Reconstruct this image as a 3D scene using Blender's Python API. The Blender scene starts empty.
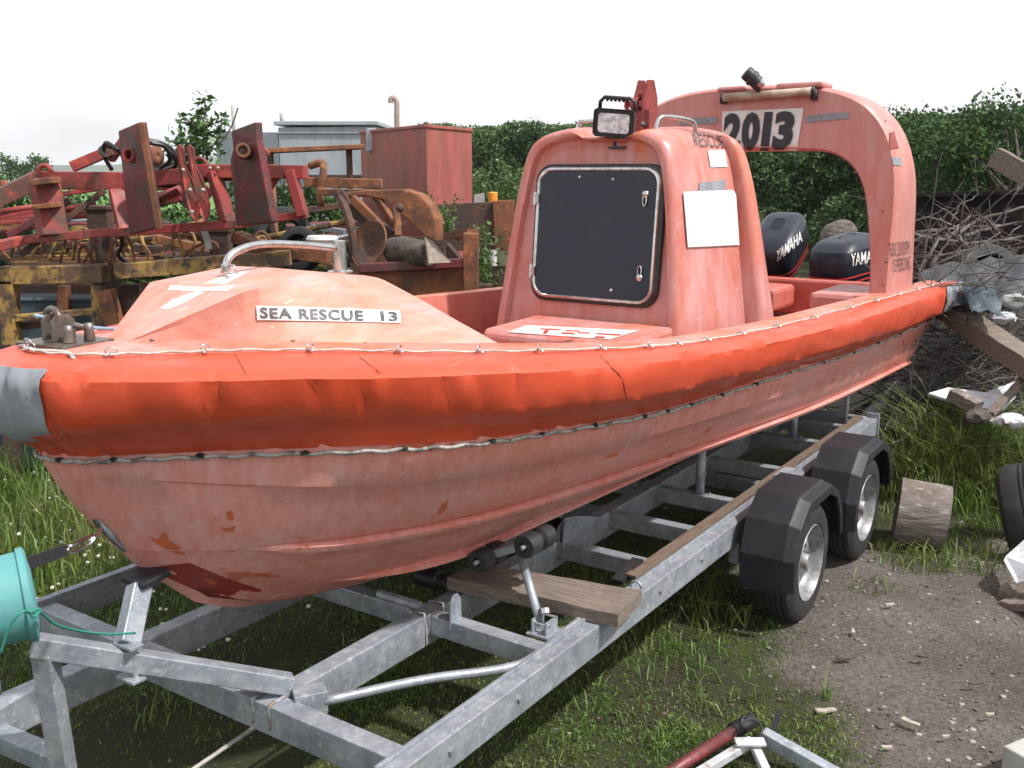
import bpy, bmesh, math, random
import numpy as np
from mathutils import Vector, Matrix, Euler
from mathutils.bvhtree import BVHTree
from mathutils import noise as mnoise
random.seed(7); rng = np.random.default_rng(7)
R = math.radians
scn = bpy.context.scene
COL = scn.collection

# ------------------------------------------------------------------ camera
H = 2.07; F = 1000.0; TH = math.atan(212/1000.0)
CAM = Vector((0, 0, H))
cd = bpy.data.cameras.new('camera'); cam = bpy.data.objects.new('camera', cd); COL.objects.link(cam)
cam.location = CAM; cam.rotation_euler = (math.pi/2 - TH, 0, 0)
cd.sensor_width = 36; cd.lens = 36*F/1024; cd.clip_start = .05; cd.clip_end = 6000
scn.camera = cam
# ------------------------------------------------------------------ world + sun
SUN_EL, SUN_AZ = 56, 118           # azimuth clockwise from +Y
w = bpy.data.worlds.new('World'); scn.world = w; w.use_nodes = True
nt = w.node_tree; nt.nodes.clear(); N = nt.nodes.new; L = nt.links.new
out = N('ShaderNodeOutputWorld'); bg = N('ShaderNodeBackground'); bg.inputs[1].default_value = .12
sky = N('ShaderNodeTexSky'); sky.sky_type = 'NISHITA'; sky.sun_disc = False
sky.sun_elevation = R(SUN_EL); sky.sun_rotation = R(SUN_AZ); sky.dust_density = 2.5; sky.air_density = 1.2
tc = N('ShaderNodeTexCoord'); mp = N('ShaderNodeMapping'); mp.inputs['Scale'].default_value = (1.2, 1.2, 3.2)
mp.inputs['Location'].default_value = (.35, .2, .1)
ns = N('ShaderNodeTexNoise'); ns.inputs['Scale'].default_value = 2.6; ns.inputs['Detail'].default_value = 7
ns.inputs['Roughness'].default_value = .55
rp = N('ShaderNodeValToRGB'); rp.color_ramp.elements[0].position = .36; rp.color_ramp.elements[0].color = (.70,.70,.70,1)
rp.color_ramp.elements[1].position = .50; rp.color_ramp.elements[1].color = (1,1,1,1)
mx = N('ShaderNodeMixRGB'); mx.inputs[2].default_value = (8.3, 8.4, 8.5, 1)
L(tc.outputs['Generated'], mp.inputs[0]); L(mp.outputs[0], ns.inputs['Vector']); L(ns.outputs['Fac'], rp.inputs[0])
sx_ = N('ShaderNodeSeparateXYZ'); L(tc.outputs['Generated'], sx_.inputs[0])
el = N('ShaderNodeMapRange'); el.inputs[1].default_value = .22; el.inputs[2].default_value = .62; el.inputs[3].default_value = 1.0; el.inputs[4].default_value = .68; L(sx_.outputs['Z'], el.inputs[0])
mu = N('ShaderNodeMath'); mu.operation = 'MULTIPLY'; L(rp.outputs[0], mu.inputs[0]); L(el.outputs[0], mu.inputs[1]); L(mu.outputs[0], mx.inputs[0]); L(sky.outputs[0], mx.inputs[1]); L(mx.outputs[0], bg.inputs[0]); L(bg.outputs[0], out.inputs[0])
sd = bpy.data.lights.new('sun', 'SUN'); sd.energy = 4.1; sd.angle = R(2.0); sd.color = (1, .97, .935)
so = bpy.data.objects.new('sun', sd); COL.objects.link(so)
sdir = Vector((math.sin(R(SUN_AZ))*math.cos(R(SUN_EL)), math.cos(R(SUN_AZ))*math.cos(R(SUN_EL)), math.sin(R(SUN_EL))))
so.rotation_euler = sdir.to_track_quat('Z', 'Y').to_euler(); so.location = (6, -4, 12)
scn.view_settings.view_transform = 'Standard'; scn.view_settings.look = 'None'
scn.view_settings.exposure = 0.36; scn.view_settings.gamma = 1; scn.view_settings.use_curve_mapping = False

# ------------------------------------------------------------------ frames
A = math.atan2(.826, .564)
D = Vector((math.cos(A), math.sin(A), 0)); NP = Vector((math.sin(A), -math.cos(A), 0))
B0 = D*1.28 + NP*(-2.53)
ROT = A
def LW(x, y, z=0): return B0 + D*x - NP*y + Vector((0, 0, z))
MLOC = Matrix.Translation(B0) @ Matrix.Rotation(ROT, 4, 'Z')
MINV = MLOC.inverted()
def ray(u, v):
    X = (u-512)/F; Dn = (v-384)/F
    return Vector((X, math.cos(TH)-Dn*math.sin(TH), -(Dn*math.cos(TH)+math.sin(TH))))
def at(u, v, Y):
    r = ray(u, v); return CAM + r*(Y/r.y)
def gnd(u, v, z=0):
    r = ray(u, v); return CAM + r*((z-H)/r.z)

# ------------------------------------------------------------------ object helpers
def setp(o, label=None, cat=None, group=None, kind=None):
    if label: o['label'] = label
    if cat: o['category'] = cat
    if group: o['group'] = group
    if kind: o['kind'] = kind
    return o
def thing(name, label, cat, loc=(0,0,0), rotz=0, group=None):
    o = bpy.data.objects.new(name, None); COL.objects.link(o); o.empty_display_size = .1
    o.location = loc; o.rotation_euler = (0, 0, rotz)
    return setp(o, label, cat, group)
def pmat(o): return Matrix.Translation(o.location) @ o.rotation_euler.to_matrix().to_4x4() if o else Matrix.Identity(4)
def root_mat(o):
    m = Matrix.Identity(4)
    while o is not None:
        m = pmat(o) @ m; o = o.parent
    return m

class MB:
    def __init__(s): s.v = []; s.f = []
    def add(s, vs, fs):
        b = len(s.v); s.v += [Vector(p) for p in vs]; s.f += [tuple(i+b for i in f) for f in fs]; return s
    def box(s, c, size, rot=None):
        c = Vector(c); hx, hy, hz = [q/2 for q in size]
        M = rot if isinstance(rot, Matrix) else (Euler(rot).to_matrix() if rot else Matrix.Identity(3))
        vs = [c + M @ Vector((a*hx, b*hy, d*hz)) for a in (-1,1) for b in (-1,1) for d in (-1,1)]
        return s.add(vs, [(0,1,3,2),(4,6,7,5),(0,4,5,1),(2,3,7,6),(0,2,6,4),(1,5,7,3)])
    def bar(s, a, b, w, h, up=(0,0,1)):
        a = Vector(a); b = Vector(b); t = (b-a).normalized(); up = Vector(up)
        sd_ = t.cross(up)
        if sd_.length < 1e-4: sd_ = t.cross(Vector((1,0,0)))
        sd_.normalize(); u = sd_.cross(t).normalized()
        vs = [p + sd_*(i*w/2) + u*(j*h/2) for p in (a, b) for i, j in ((-1,-1),(1,-1),(1,1),(-1,1))]
        return s.add(vs, [(3,2,1,0),(4,5,6,7),(0,1,5,4),(1,2,6,5),(2,3,7,6),(3,0,4,7)])
    def tube(s, pts, r, n=8, cap=True, closed=False):
        pts = [Vector(p) for p in pts]; m = len(pts)
        rs = r if isinstance(r, (list, tuple)) else [r]*m
        prev = None; vs = []
        for i, p in enumerate(pts):
            if closed: t = pts[(i+1) % m]-pts[(i-1) % m]
            else: t = pts[min(i+1, m-1)]-pts[max(i-1, 0)]
            t.normalize()
            if prev is None:
                prev = t.orthogonal().normalized()
            prev = (prev - t*prev.dot(t))
            if prev.length < 1e-5: prev = t.orthogonal()
            prev.normalize(); q = t.cross(prev)
            for k in range(n):
                a = 2*math.pi*k/n; vs.append(p + (prev*math.cos(a)+q*math.sin(a))*rs[i])
        fs = []
        for i in range(m if closed else m-1):
            j = (i+1) % m
            for k in range(n):
                k2 = (k+1) % n; fs.append((i*n+k, i*n+k2, j*n+k2, j*n+k))
        if cap and not closed:
            fs.append(tuple(range(n-1, -1, -1))); fs.append(tuple((m-1)*n+k for k in range(n)))
        return s.add(vs, fs)
    def lathe(s, prof, c, axis, n=32, closed=True):   # prof: (along, radius)
        ax = Vector(axis).normalized(); e = ax.orthogonal().normalized(); g = ax.cross(e); c = Vector(c)
        vs = []; m = len(prof)
        for (h, r) in prof:
            for k in range(n):
                a = 2*math.pi*k/n; vs.append(c+ax*h+(e*math.cos(a)+g*math.sin(a))*r)
        fs = []
        for i in range(m if closed else m-1):
            j = (i+1) % m
            for k in range(n):
                k2 = (k+1) % n; fs.append((i*n+k, i*n+k2, j*n+k2, j*n+k))
        return s.add(vs, fs)
    def prism(s, poly, vec):
        poly = [Vector(p) for p in poly]; n = len(poly); vec = Vector(vec)
        vs = poly + [p+vec for p in poly]
        fs = [tuple(range(n-1, -1, -1)), tuple(range(n, 2*n))] + [(i, (i+1) % n, n+(i+1) % n, n+i) for i in range(n)]
        return s.add(vs, fs)
    def grid(s, rows, wrap=False):
        m = len(rows); n = len(rows[0]); vs = [p for r_ in rows for p in r_]
        fs = []
        for i in range(m-1):
            for k in range(n if wrap else n-1):
                k2 = (k+1) % n; fs.append((i*n+k, (i+1)*n+k, (i+1)*n+k2, i*n+k2))
        return s.add(vs, fs)
    def blob(s, c, rad, sub=2, amp=.25, sc=1.5, seed=0, squash=(1,1,1)):
        bm = bmesh.new(); bmesh.ops.create_icosphere(bm, subdivisions=sub, radius=1)
        vs = []
        for v in bm.verts:
            n_ = mnoise.noise(v.co*sc+Vector((seed*7.1, seed*3.3, seed)))
            p = v.co*(1+amp*n_*2); vs.append(Vector(c)+Vector((p.x*rad*squash[0], p.y*rad*squash[1], p.z*rad*squash[2])))
        fs = [tuple(v.index for v in f.verts) for f in bm.faces]; bm.free()
        return s.add(vs, fs)
    def build(s, name, m, parent=None, smooth=False, bevel=0, world=False, solid=0, fixn=True, subd=0, autosm=None):
        me = bpy.data.meshes.new(name)
        vs = s.v
        if world and parent is not None:
            mi = root_mat(parent).inverted(); vs = [mi @ v for v in vs]
        me.from_pydata([tuple(v) for v in vs], [], s.f); me.validate()
        if fixn:
            bm = bmesh.new(); bm.from_mesh(me); bmesh.ops.recalc_face_normals(bm, faces=bm.faces); bm.to_mesh(me); bm.free()
        o = bpy.data.objects.new(name, me); COL.objects.link(o)
        if m: me.materials.append(m)
        if parent is not None: o.parent = parent
        if smooth:
            me.polygons.foreach_set('use_smooth', [True]*len(me.polygons))
            if autosm: 
                me.set_sharp_from_angle(angle=R(autosm))
        if solid:
            md = o.modifiers.new('solid', 'SOLIDIFY'); md.thickness = solid; md.offset = -1
        if bevel:
            md = o.modifiers.new('bevel', 'BEVEL'); md.width = bevel; md.segments = 2; md.limit_method = 'ANGLE'; md.angle_limit = R(40)
            md.harden_normals = False
        if subd:
            md = o.modifiers.new('sub', 'SUBSURF'); md.levels = subd; md.render_levels = subd
        return o

def fast_mesh(name, verts, faces_n, m, parent=None):   # numpy verts (k,n,3): each row a separate polygon
    k, n, _ = verts.shape
    me = bpy.data.meshes.new(name)
    me.vertices.add(k*n); me.vertices.foreach_set('co', verts.reshape(-1).astype(np.float32))
    me.loops.add(k*n); me.loops.foreach_set('vertex_index', np.arange(k*n, dtype=np.int32))
    me.polygons.add(k); me.polygons.foreach_set('loop_start', np.arange(0, k*n, n, dtype=np.int32))
    me.polygons.foreach_set('loop_total', np.full(k, n, dtype=np.int32))
    me.update(); me.validate()
    o = bpy.data.objects.new(name, me); COL.objects.link(o); me.materials.append(m)
    if parent is not None: o.parent = parent
    return o

def crs(pts, t):          # catmull-rom through a list of vectors, t in 0..len-1
    n = len(pts); i = min(int(t), n-2); f = t-i
    p0, p1, p2, p3 = pts[max(i-1,0)], pts[i], pts[i+1], pts[min(i+2, n-1)]
    if i == 0: p0 = p1*2-p2
    if i == n-2: p3 = p2*2-p1
    return .5*((2*p1)+(p2-p0)*f+(2*p0-5*p1+4*p2-p3)*f*f+(3*p1-p0-3*p2+p3)*f**3)
def curve(pts, k=8):
    pts = [Vector(p) for p in pts]; return [crs(pts, i/k) for i in range((len(pts)-1)*k+1)]
def arcpts(c, r, a0, a1, n, ax1=(1,0,0), ax2=(0,0,1)):
    c = Vector(c); ax1 = Vector(ax1); ax2 = Vector(ax2)
    return [c+ax1*(r*math.cos(R(a0+(a1-a0)*i/n)))+ax2*(r*math.sin(R(a0+(a1-a0)*i/n))) for i in range(n+1)]

# ------------------------------------------------------------------ materials
def mat(name, base, rough=.6, metal=0, c2=None, s2=4, lo2=.45, hi2=.6, c3=None, s3=14, lo3=.58, hi3=.66, bump=0, bs=30,
        stretch=None, spec=.5, island=0, coat=0, detail=6, rv=0, trans=0, streak=None, sk=.25, scr=None, chip=None, weave=0, crease=None):
    m = bpy.data.materials.new(name); m.use_nodes = True; t = m.node_tree; N = t.nodes.new; L = t.links.new
    b = t.nodes['Principled BSDF']; b.inputs['Roughness'].default_value = rough; b.inputs['Metallic'].default_value = metal
    b.inputs['Specular IOR Level'].default_value = spec
    if coat: b.inputs['Coat Weight'].default_value = coat; b.inputs['Coat Roughness'].default_value = .25
    c = N('ShaderNodeTexCoord'); mp = N('ShaderNodeMapping'); L(c.outputs['Object'], mp.inputs[0])
    if stretch: mp.inputs['Scale'].default_value = stretch
    cur = None
    def col4(x): return (x[0], x[1], x[2], 1)
    rgb = N('ShaderNodeRGB'); rgb.outputs[0].default_value = col4(base); cur = rgb.outputs[0]
    for (cc, ss, lo, hi, sd_) in ((c2, s2, lo2, hi2, 0), (c3, s3, lo3, hi3, 5.3)):
        if cc is None: continue
        n_ = N('ShaderNodeTexNoise'); n_.inputs['Scale'].default_value = ss; n_.inputs['Detail'].default_value = detail
        n_.inputs['Roughness'].default_value = .62
        if sd_:
            ad = N('ShaderNodeVectorMath'); ad.operation = 'ADD'; ad.inputs[1].default_value = (sd_, sd_*2, 1); L(mp.outputs[0], ad.inputs[0]); L(ad.outputs[0], n_.inputs['Vector'])
        else: L(mp.outputs[0], n_.inputs['Vector'])
        mr = N('ShaderNodeMapRange'); mr.inputs[1].default_value = lo; mr.inputs[2].default_value = hi; L(n_.outputs['Fac'], mr.inputs[0])
        x = N('ShaderNodeMixRGB'); x.inputs[2].default_value = col4(cc); L(mr.outputs[0], x.inputs[0]); L(cur, x.inputs[1]); cur = x.outputs[0]
    if island:
        g = N('ShaderNodeNewGeometry'); hs = N('ShaderNodeHueSaturation')
        mr = N('ShaderNodeMapRange'); mr.inputs[3].default_value = 1-island; mr.inputs[4].default_value = 1+island
        L(g.outputs['Random Per Island'], mr.inputs[0]); L(mr.outputs[0], hs.inputs['Value']); L(cur, hs.inputs['Color'])
        mh = N('ShaderNodeMapRange'); mh.inputs[3].default_value = .485; mh.inputs[4].default_value = .515
        wn = N('ShaderNodeMath'); wn.operation = 'FRACT'; ml = N('ShaderNodeMath'); ml.operation = 'MULTIPLY'; ml.inputs[1].default_value = 37.7
        L(g.outputs['Random Per Island'], ml.inputs[0]); L(ml.outputs[0], wn.inputs[0]); L(wn.outputs[0], mh.inputs[0]); L(mh.outputs[0], hs.inputs['Hue'])
        cur = hs.outputs[0]
    if streak:          # long dirt runs and chalky wear
        mp2 = N('ShaderNodeMapping'); mp2.inputs['Scale'].default_value = streak; L(c.outputs['Object'], mp2.inputs[0])
        n_ = N('ShaderNodeTexNoise'); n_.inputs['Scale'].default_value = 1; n_.inputs['Detail'].default_value = 7; n_.inputs['Roughness'].default_value = .7; L(mp2.outputs[0], n_.inputs['Vector'])
        mr = N('ShaderNodeMapRange'); mr.inputs[1].default_value = .32; mr.inputs[2].default_value = .68; mr.inputs[3].default_value = 1-sk; mr.inputs[4].default_value = 1+sk*.45; L(n_.outputs['Fac'], mr.inputs[0])
        hs_ = N('ShaderNodeHueSaturation'); L(mr.outputs[0], hs_.inputs['Value']); L(cur, hs_.inputs['Color'])
        ms_ = N('ShaderNodeMapRange'); ms_.inputs[1].default_value = .32; ms_.inputs[2].default_value = .68; ms_.inputs[3].default_value = 1.12; ms_.inputs[4].default_value = .88; L(n_.outputs['Fac'], ms_.inputs[0]); L(ms_.outputs[0], hs_.inputs['Saturation']); cur = hs_.outputs[0]
    if scr:             # thin pale scratches: (colour, mapping, threshold)
        for rot, sc_ in ((.5, scr[1]), (-.25, scr[1]*.8)):
            mp3 = N('ShaderNodeMapping'); mp3.inputs['Scale'].default_value = (sc_*.06, sc_, sc_); mp3.inputs['Rotation'].default_value = (rot, rot, rot*.6); L(c.outputs['Object'], mp3.inputs[0])
            n_ = N('ShaderNodeTexNoise'); n_.inputs['Scale'].default_value = 1; n_.inputs['Detail'].default_value = 3; L(mp3.outputs[0], n_.inputs['Vector'])
            mr = N('ShaderNodeMapRange'); mr.inputs[1].default_value = scr[2]; mr.inputs[2].default_value = scr[2]+.03; mr.inputs[4].default_value = .55; L(n_.outputs['Fac'], mr.inputs[0])
            x = N('ShaderNodeMixRGB'); x.inputs[2].default_value = col4(scr[0]); L(mr.outputs[0], x.inputs[0]); L(cur, x.inputs[1]); cur = x.outputs[0]
    if chip:            # small dark specks and chips
        n_ = N('ShaderNodeTexNoise'); n_.inputs['Scale'].default_value = chip[1]; n_.inputs['Detail'].default_value = 4; n_.inputs['Roughness'].default_value = .75; L(c.outputs['Object'], n_.inputs['Vector'])
        mr = N('ShaderNodeMapRange'); mr.inputs[1].default_value = chip[2]; mr.inputs[2].default_value = chip[2]+.02; mr.inputs[4].default_value = .8; L(n_.outputs['Fac'], mr.inputs[0])
        x = N('ShaderNodeMixRGB'); x.inputs[2].default_value = col4(chip[0]); L(mr.outputs[0], x.inputs[0]); L(cur, x.inputs[1]); cur = x.outputs[0]
    L(cur, b.inputs['Base Color'])
    if rv:
        n_ = N('ShaderNodeTexNoise'); n_.inputs['Scale'].default_value = 9; n_.inputs['Detail'].default_value = 5; L(mp.outputs[0], n_.inputs['Vector'])
        mr = N('ShaderNodeMapRange'); mr.inputs[1].default_value = .3; mr.inputs[2].default_value = .7
        mr.inputs[3].default_value = max(0, rough-rv); mr.inputs[4].default_value = min(1, rough+rv); L(n_.outputs['Fac'], mr.inputs[0]); L(mr.outputs[0], b.inputs['Roughness'])
    if bump:
        n_ = N('ShaderNodeTexNoise'); n_.inputs['Scale'].default_value = bs; n_.inputs['Detail'].default_value = 5; L(mp.outputs[0], n_.inputs['Vector'])
        bp = N('ShaderNodeBump'); bp.inputs['Strength'].default_value = bump; bp.inputs['Distance'].default_value = .02
        L(n_.outputs['Fac'], bp.inputs['Height']); L(bp.outputs[0], b.inputs['Normal'])
        if crease:
            mp4 = N('ShaderNodeMapping'); mp4.inputs['Scale'].default_value = crease[0]; L(c.outputs['Object'], mp4.inputs[0])
            n2 = N('ShaderNodeTexNoise'); n2.noise_type = 'RIDGED_MULTIFRACTAL'; n2.inputs['Scale'].default_value = 1; n2.inputs['Detail'].default_value = 3; L(mp4.outputs[0], n2.inputs['Vector'])
            b2 = N('ShaderNodeBump'); b2.inputs['Strength'].default_value = crease[1]; b2.inputs['Distance'].default_value = .02; L(n2.outputs[0], b2.inputs['Height']); L(bp.outputs[0], b2.inputs['Normal']); L(b2.outputs[0], b.inputs['Normal'])
    if trans:
        tr = N('ShaderNodeBsdfTranslucent'); ms = N('ShaderNodeMixShader'); ms.inputs[0].default_value = trans
        L(cur, tr.inputs[0]); L(b.outputs[0], ms.inputs[1]); L(tr.outputs[0], ms.inputs[2]); L(ms.outputs[0], t.nodes['Material Output'].inputs[0])
    return m

M = {}
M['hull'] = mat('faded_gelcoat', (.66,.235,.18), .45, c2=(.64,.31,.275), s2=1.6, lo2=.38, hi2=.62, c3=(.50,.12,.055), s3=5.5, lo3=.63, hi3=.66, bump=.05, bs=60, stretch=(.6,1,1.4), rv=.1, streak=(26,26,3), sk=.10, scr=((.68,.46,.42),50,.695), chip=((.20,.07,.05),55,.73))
M['hullred'] = mat('red_keel_paint', (.26,.028,.018), .5, c2=(.50,.09,.03), s2=9, lo2=.60, hi2=.63, bump=.06)
M['cover'] = mat('orange_vinyl_cover', (.55,.066,.024), .38, c2=(.56,.075,.032), s2=2.2, lo2=.35, hi2=.7, c3=(.52,.085,.045), s3=22, lo3=.64, hi3=.72, bump=.12, bs=14, rv=.12, scr=((.66,.26,.18),52,.735), chip=((.20,.04,.03),90,.75), crease=((9,9,2.2),.16))
M['deck'] = mat('deck_gelcoat', (.56,.165,.10), .42, c2=(.58,.25,.21), s2=1.7, lo2=.40, hi2=.62, c3=(.56,.14,.06), s3=6, lo3=.60, hi3=.72, bump=.04, bs=50, rv=.1, streak=(7,7,7), sk=.15, scr=((.70,.42,.36),44,.70), chip=((.25,.12,.09),60,.70))
M['cowl'] = mat('cowl_gelcoat', (.60,.285,.235), .58, c2=(.60,.235,.155), s2=2.0, lo2=.42, hi2=.6, c3=(.60,.32,.30), s3=5, lo3=.5, hi3=.7, bump=.04, bs=60, rv=.1, stretch=(.5,1,1), streak=(4,14,14), sk=.12, scr=((.72,.50,.46),44,.705), chip=((.30,.15,.12),70,.71))
M['cabin'] = mat('cabin_gelcoat', (.53,.175,.135), .42, c2=(.54,.25,.23), s2=2.8, lo2=.42, hi2=.58, c3=(.55,.15,.065), s3=4.5, lo3=.56, hi3=.72, bump=.04, bs=60, stretch=(1,1,.55), rv=.12, streak=(16,16,2.6), sk=.11, scr=((.62,.38,.34),46,.70), chip=((.22,.09,.07),60,.71))
M['arch'] = mat('arch_gelcoat', (.52,.225,.20), .45, c2=(.51,.195,.16), s2=2.4, lo2=.42, hi2=.62, c3=(.53,.29,.275), s3=5, lo3=.56, hi3=.72, bump=.04, bs=60, stretch=(1,1,.5), rv=.12, streak=(14,14,2.4), sk=.07, scr=((.60,.38,.35),44,.70), chip=((.22,.10,.08),60,.72))
M['well'] = mat('cockpit_liner', (.46,.105,.075), .5, c2=(.48,.15,.12), s2=3, c3=(.42,.08,.06), s3=9)
M['greypatch'] = mat('grey_vinyl_patch', (.21,.225,.25), .6, c2=(.26,.275,.30), s2=8, c3=(.16,.16,.16), s3=30)
M['galv'] = mat('galvanised_steel', (.36,.385,.42), .50, .4, c2=(.27,.30,.34), s2=16, lo2=.42, hi2=.6, c3=(.47,.48,.50), s3=45, lo3=.55, hi3=.65, bump=.05, bs=90, rv=.14, streak=(5,5,9), sk=.22, chip=((.16,.11,.07),22,.70))
M['weld'] = mat('weld_zinc', (.30,.31,.33), .55, .5, c2=(.22,.17,.13), s2=30)
M['steel'] = mat('stainless_steel', (.60,.60,.60), .26, 1, c2=(.45,.43,.40), s2=25)
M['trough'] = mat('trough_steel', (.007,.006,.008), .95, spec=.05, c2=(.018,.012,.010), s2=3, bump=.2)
M['dullsteel'] = mat('dull_bronze_steel', (.22,.19,.165), .45, .7, c2=(.13,.10,.08), s2=20)
M['black'] = mat('black_plastic', (.020,.020,.022), .42, bump=.08, bs=200, c2=(.03,.03,.033), s2=12)
M['guard'] = mat('mudguard_plastic', (.011,.012,.017), .55, bump=.10, bs=160, c2=(.018,.018,.023), s2=7, c3=(.05,.044,.038), s3=14, lo3=.62, hi3=.75)
M['rubber'] = mat('tyre_rubber', (.017,.017,.018), .75, c2=(.055,.047,.040), s2=7, lo2=.5, hi2=.75, bump=.15, bs=80)
M['rim'] = mat('silver_wheel_paint', (.27,.27,.28), .45, .3, c2=(.17,.16,.15), s2=18)
M['hatch'] = mat('smoked_acrylic', (.010,.013,.027), .18, spec=.4, c2=(.014,.015,.026), s2=6, rv=.07)
M['rope'] = mat('white_cord', (.52,.49,.44), .8, c2=(.34,.31,.27), s2=30)
M['rope_dirty'] = mat('grimy_cord', (.36,.345,.32), .8, c2=(.12,.11,.10), s2=25, lo2=.5, hi2=.6)
M['white'] = mat('white_sticker', (.70,.69,.68), .6, c2=(.62,.58,.555), s2=7, c3=(.50,.42,.38), s3=30, lo3=.62, hi3=.70)
M['whitered'] = mat('worn_white_sticker', (.72,.62,.58), .6, c2=(.66,.48,.42), s2=18, lo2=.5, hi2=.6)
M['ink'] = mat('black_ink', (.022,.022,.026), .5)
M['inkfade'] = mat('faded_stencil_ink', (.10,.055,.05), .6, c2=(.35,.15,.12), s2=60, lo2=.5, hi2=.6)
M['signink'] = mat('sign_lettering', (.07,.065,.07), .55, c2=(.16,.15,.15), s2=60, lo2=.55, hi2=.65)
M['redink'] = mat('red_ink', (.55,.03,.02), .5)
M['redpaint'] = mat('hook_red_paint', (.27,.045,.04), .6, c2=(.19,.035,.03), s2=20)
M['wood'] = mat('weathered_plank', (.20,.16,.13), .85, c2=(.13,.10,.08), s2=7, lo2=.4, hi2=.6, stretch=(1,9,9), bump=.3, bs=25, c3=(.27,.23,.195), s3=20)
M['log'] = mat('grey_log', (.185,.155,.14), .88, c2=(.13,.105,.085), s2=5, lo2=.42, hi2=.6, c3=(.32,.28,.25), s3=16, lo3=.56, bump=.7, bs=12, stretch=(1,1,3.5))
M['bark'] = mat('bark', (.07,.055,.045), .9, c2=(.12,.10,.085), s2=14, bump=.5)
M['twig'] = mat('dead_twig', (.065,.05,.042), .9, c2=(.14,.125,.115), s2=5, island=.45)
M['turq'] = mat('turquoise_plastic', (.095,.29,.29), .6, c2=(.13,.34,.335), s2=5, c3=(.07,.33,.32), s3=20, bump=.08)
M['turqcord'] = mat('green_cord', (.03,.22,.17), .7)
M['lens'] = mat('lamp_lens', (.80,.82,.84), .12, 0, c2=(.45,.46,.48), s2=40, bump=.4, bs=90)
M['strap'] = mat('black_webbing', (.018,.018,.02), .8, bump=.3, bs=200)
M['engine'] = mat('engine_cowl', (.010,.012,.020), .32, spec=.35)
M['enginetop'] = mat('engine_top', (.018,.022,.035), .4, spec=.4)
M['redsteel'] = mat('rusty_red_steel', (.27,.04,.036), .6, .0, c2=(.10,.045,.032), s2=3.5, lo2=.46, hi2=.58, c3=(.40,.065,.042), s3=9, lo3=.56, hi3=.64, bump=.15, bs=30, rv=.1)
M['plate'] = mat('worn_mounting_plate', (.16,.035,.04), .5, .2, c2=(.075,.05,.045), s2=5, lo2=.42, hi2=.58, c3=(.26,.045,.05), s3=8, bump=.15, rv=.1)
M['darkrust'] = mat('dark_rusty_steel', (.075,.045,.035), .75, .1, c2=(.14,.065,.035), s2=6, lo2=.5, hi2=.62, c3=(.04,.03,.028), s3=14, bump=.3)
M['rust'] = mat('orange_rust', (.22,.085,.038), .85, c2=(.11,.05,.03), s2=6, lo2=.45, hi2=.6, c3=(.32,.13,.05), s3=12, bump=.3)
M['yellow'] = mat('worn_yellow_steel', (.36,.215,.055), .65, c2=(.12,.065,.035), s2=6, lo2=.44, hi2=.56, c3=(.06,.04,.03), s3=15, lo3=.52, hi3=.6, bump=.2)
M['tankred'] = mat('faded_red_tank', (.36,.095,.08), .6, c2=(.29,.07,.06), s2=3, c3=(.21,.095,.05), s3=2.0, lo3=.48, hi3=.68, stretch=(2.5,2.5,.6), bump=.05)
M['tankblue'] = mat('grey_blue_sheet', (.36,.395,.42), .65, c2=(.30,.33,.355), s2=4, c3=(.28,.29,.29), s3=2, lo3=.6, hi3=.75, stretch=(2,2,.5))
M['hose'] = mat('black_hose', (.015,.015,.016), .35)
M['bucket'] = mat('white_bucket', (.75,.75,.73), .4)
M['orange_cap'] = mat('orange_plastic', (.80,.28,.03), .45)
M['conc'] = mat('pale_concrete', (.40,.39,.36), .9, c2=(.30,.30,.28), s2=6, bump=.3)
M['tarp'] = mat('grey_tarpaulin', (.036,.038,.044), .6, c2=(.055,.058,.064), s2=5, bump=.3, bs=8)
M['bluepl'] = mat('blue_grey_sheet', (.04,.062,.08), .55, c2=(.06,.08,.095), s2=8)
M['whitepl'] = mat('dirty_white_board', (.55,.56,.60), .6, c2=(.42,.42,.43), s2=9, c3=(.22,.17,.13), s3=12)
M['field'] = mat('crop_green', (.09,.19,.035), .9, c2=(.12,.22,.05), s2=.05)
M['hill'] = mat('hill_green', (.09,.13,.07), .95, c2=(.06,.09,.05), s2=.01)
M['leaf_h'] = mat('hedge_leaf', (.098,.152,.066), .85, spec=.15, c2=(.135,.20,.08), s2=.55, lo2=.46, hi2=.6, c3=(.040,.082,.024), s3=1.4, lo3=.55, hi3=.65, island=.28, trans=.25)
M['leaf_d'] = mat('dark_tree_leaf', (.050,.095,.034), .8, spec=.2, island=.3, trans=.18, c2=(.06,.11,.03), s2=.8)
M['leaf_l'] = mat('light_weed_leaf', (.075,.135,.032), .5, island=.4, trans=.25)
M['leaf_b'] = mat('bush_leaf', (.055,.12,.025), .5, island=.45, trans=.2, c2=(.09,.16,.04), s2=2)
M['grass'] = mat('grass_blade', (.11,.19,.034), .5, c2=(.17,.205,.055), s2=1.2, c3=(.21,.20,.08), s3=3, lo3=.60, hi3=.72, island=.40, trans=.3)
M['clover'] = mat('clover_bloom', (.66,.63,.58), .8)
M['stone'] = mat('gravel_stone', (.23,.215,.20), .85, island=.5)
M['chip'] = mat('pale_wood_chip', (.42,.37,.31), .8, c2=(.30,.25,.2), s2=30)

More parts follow.
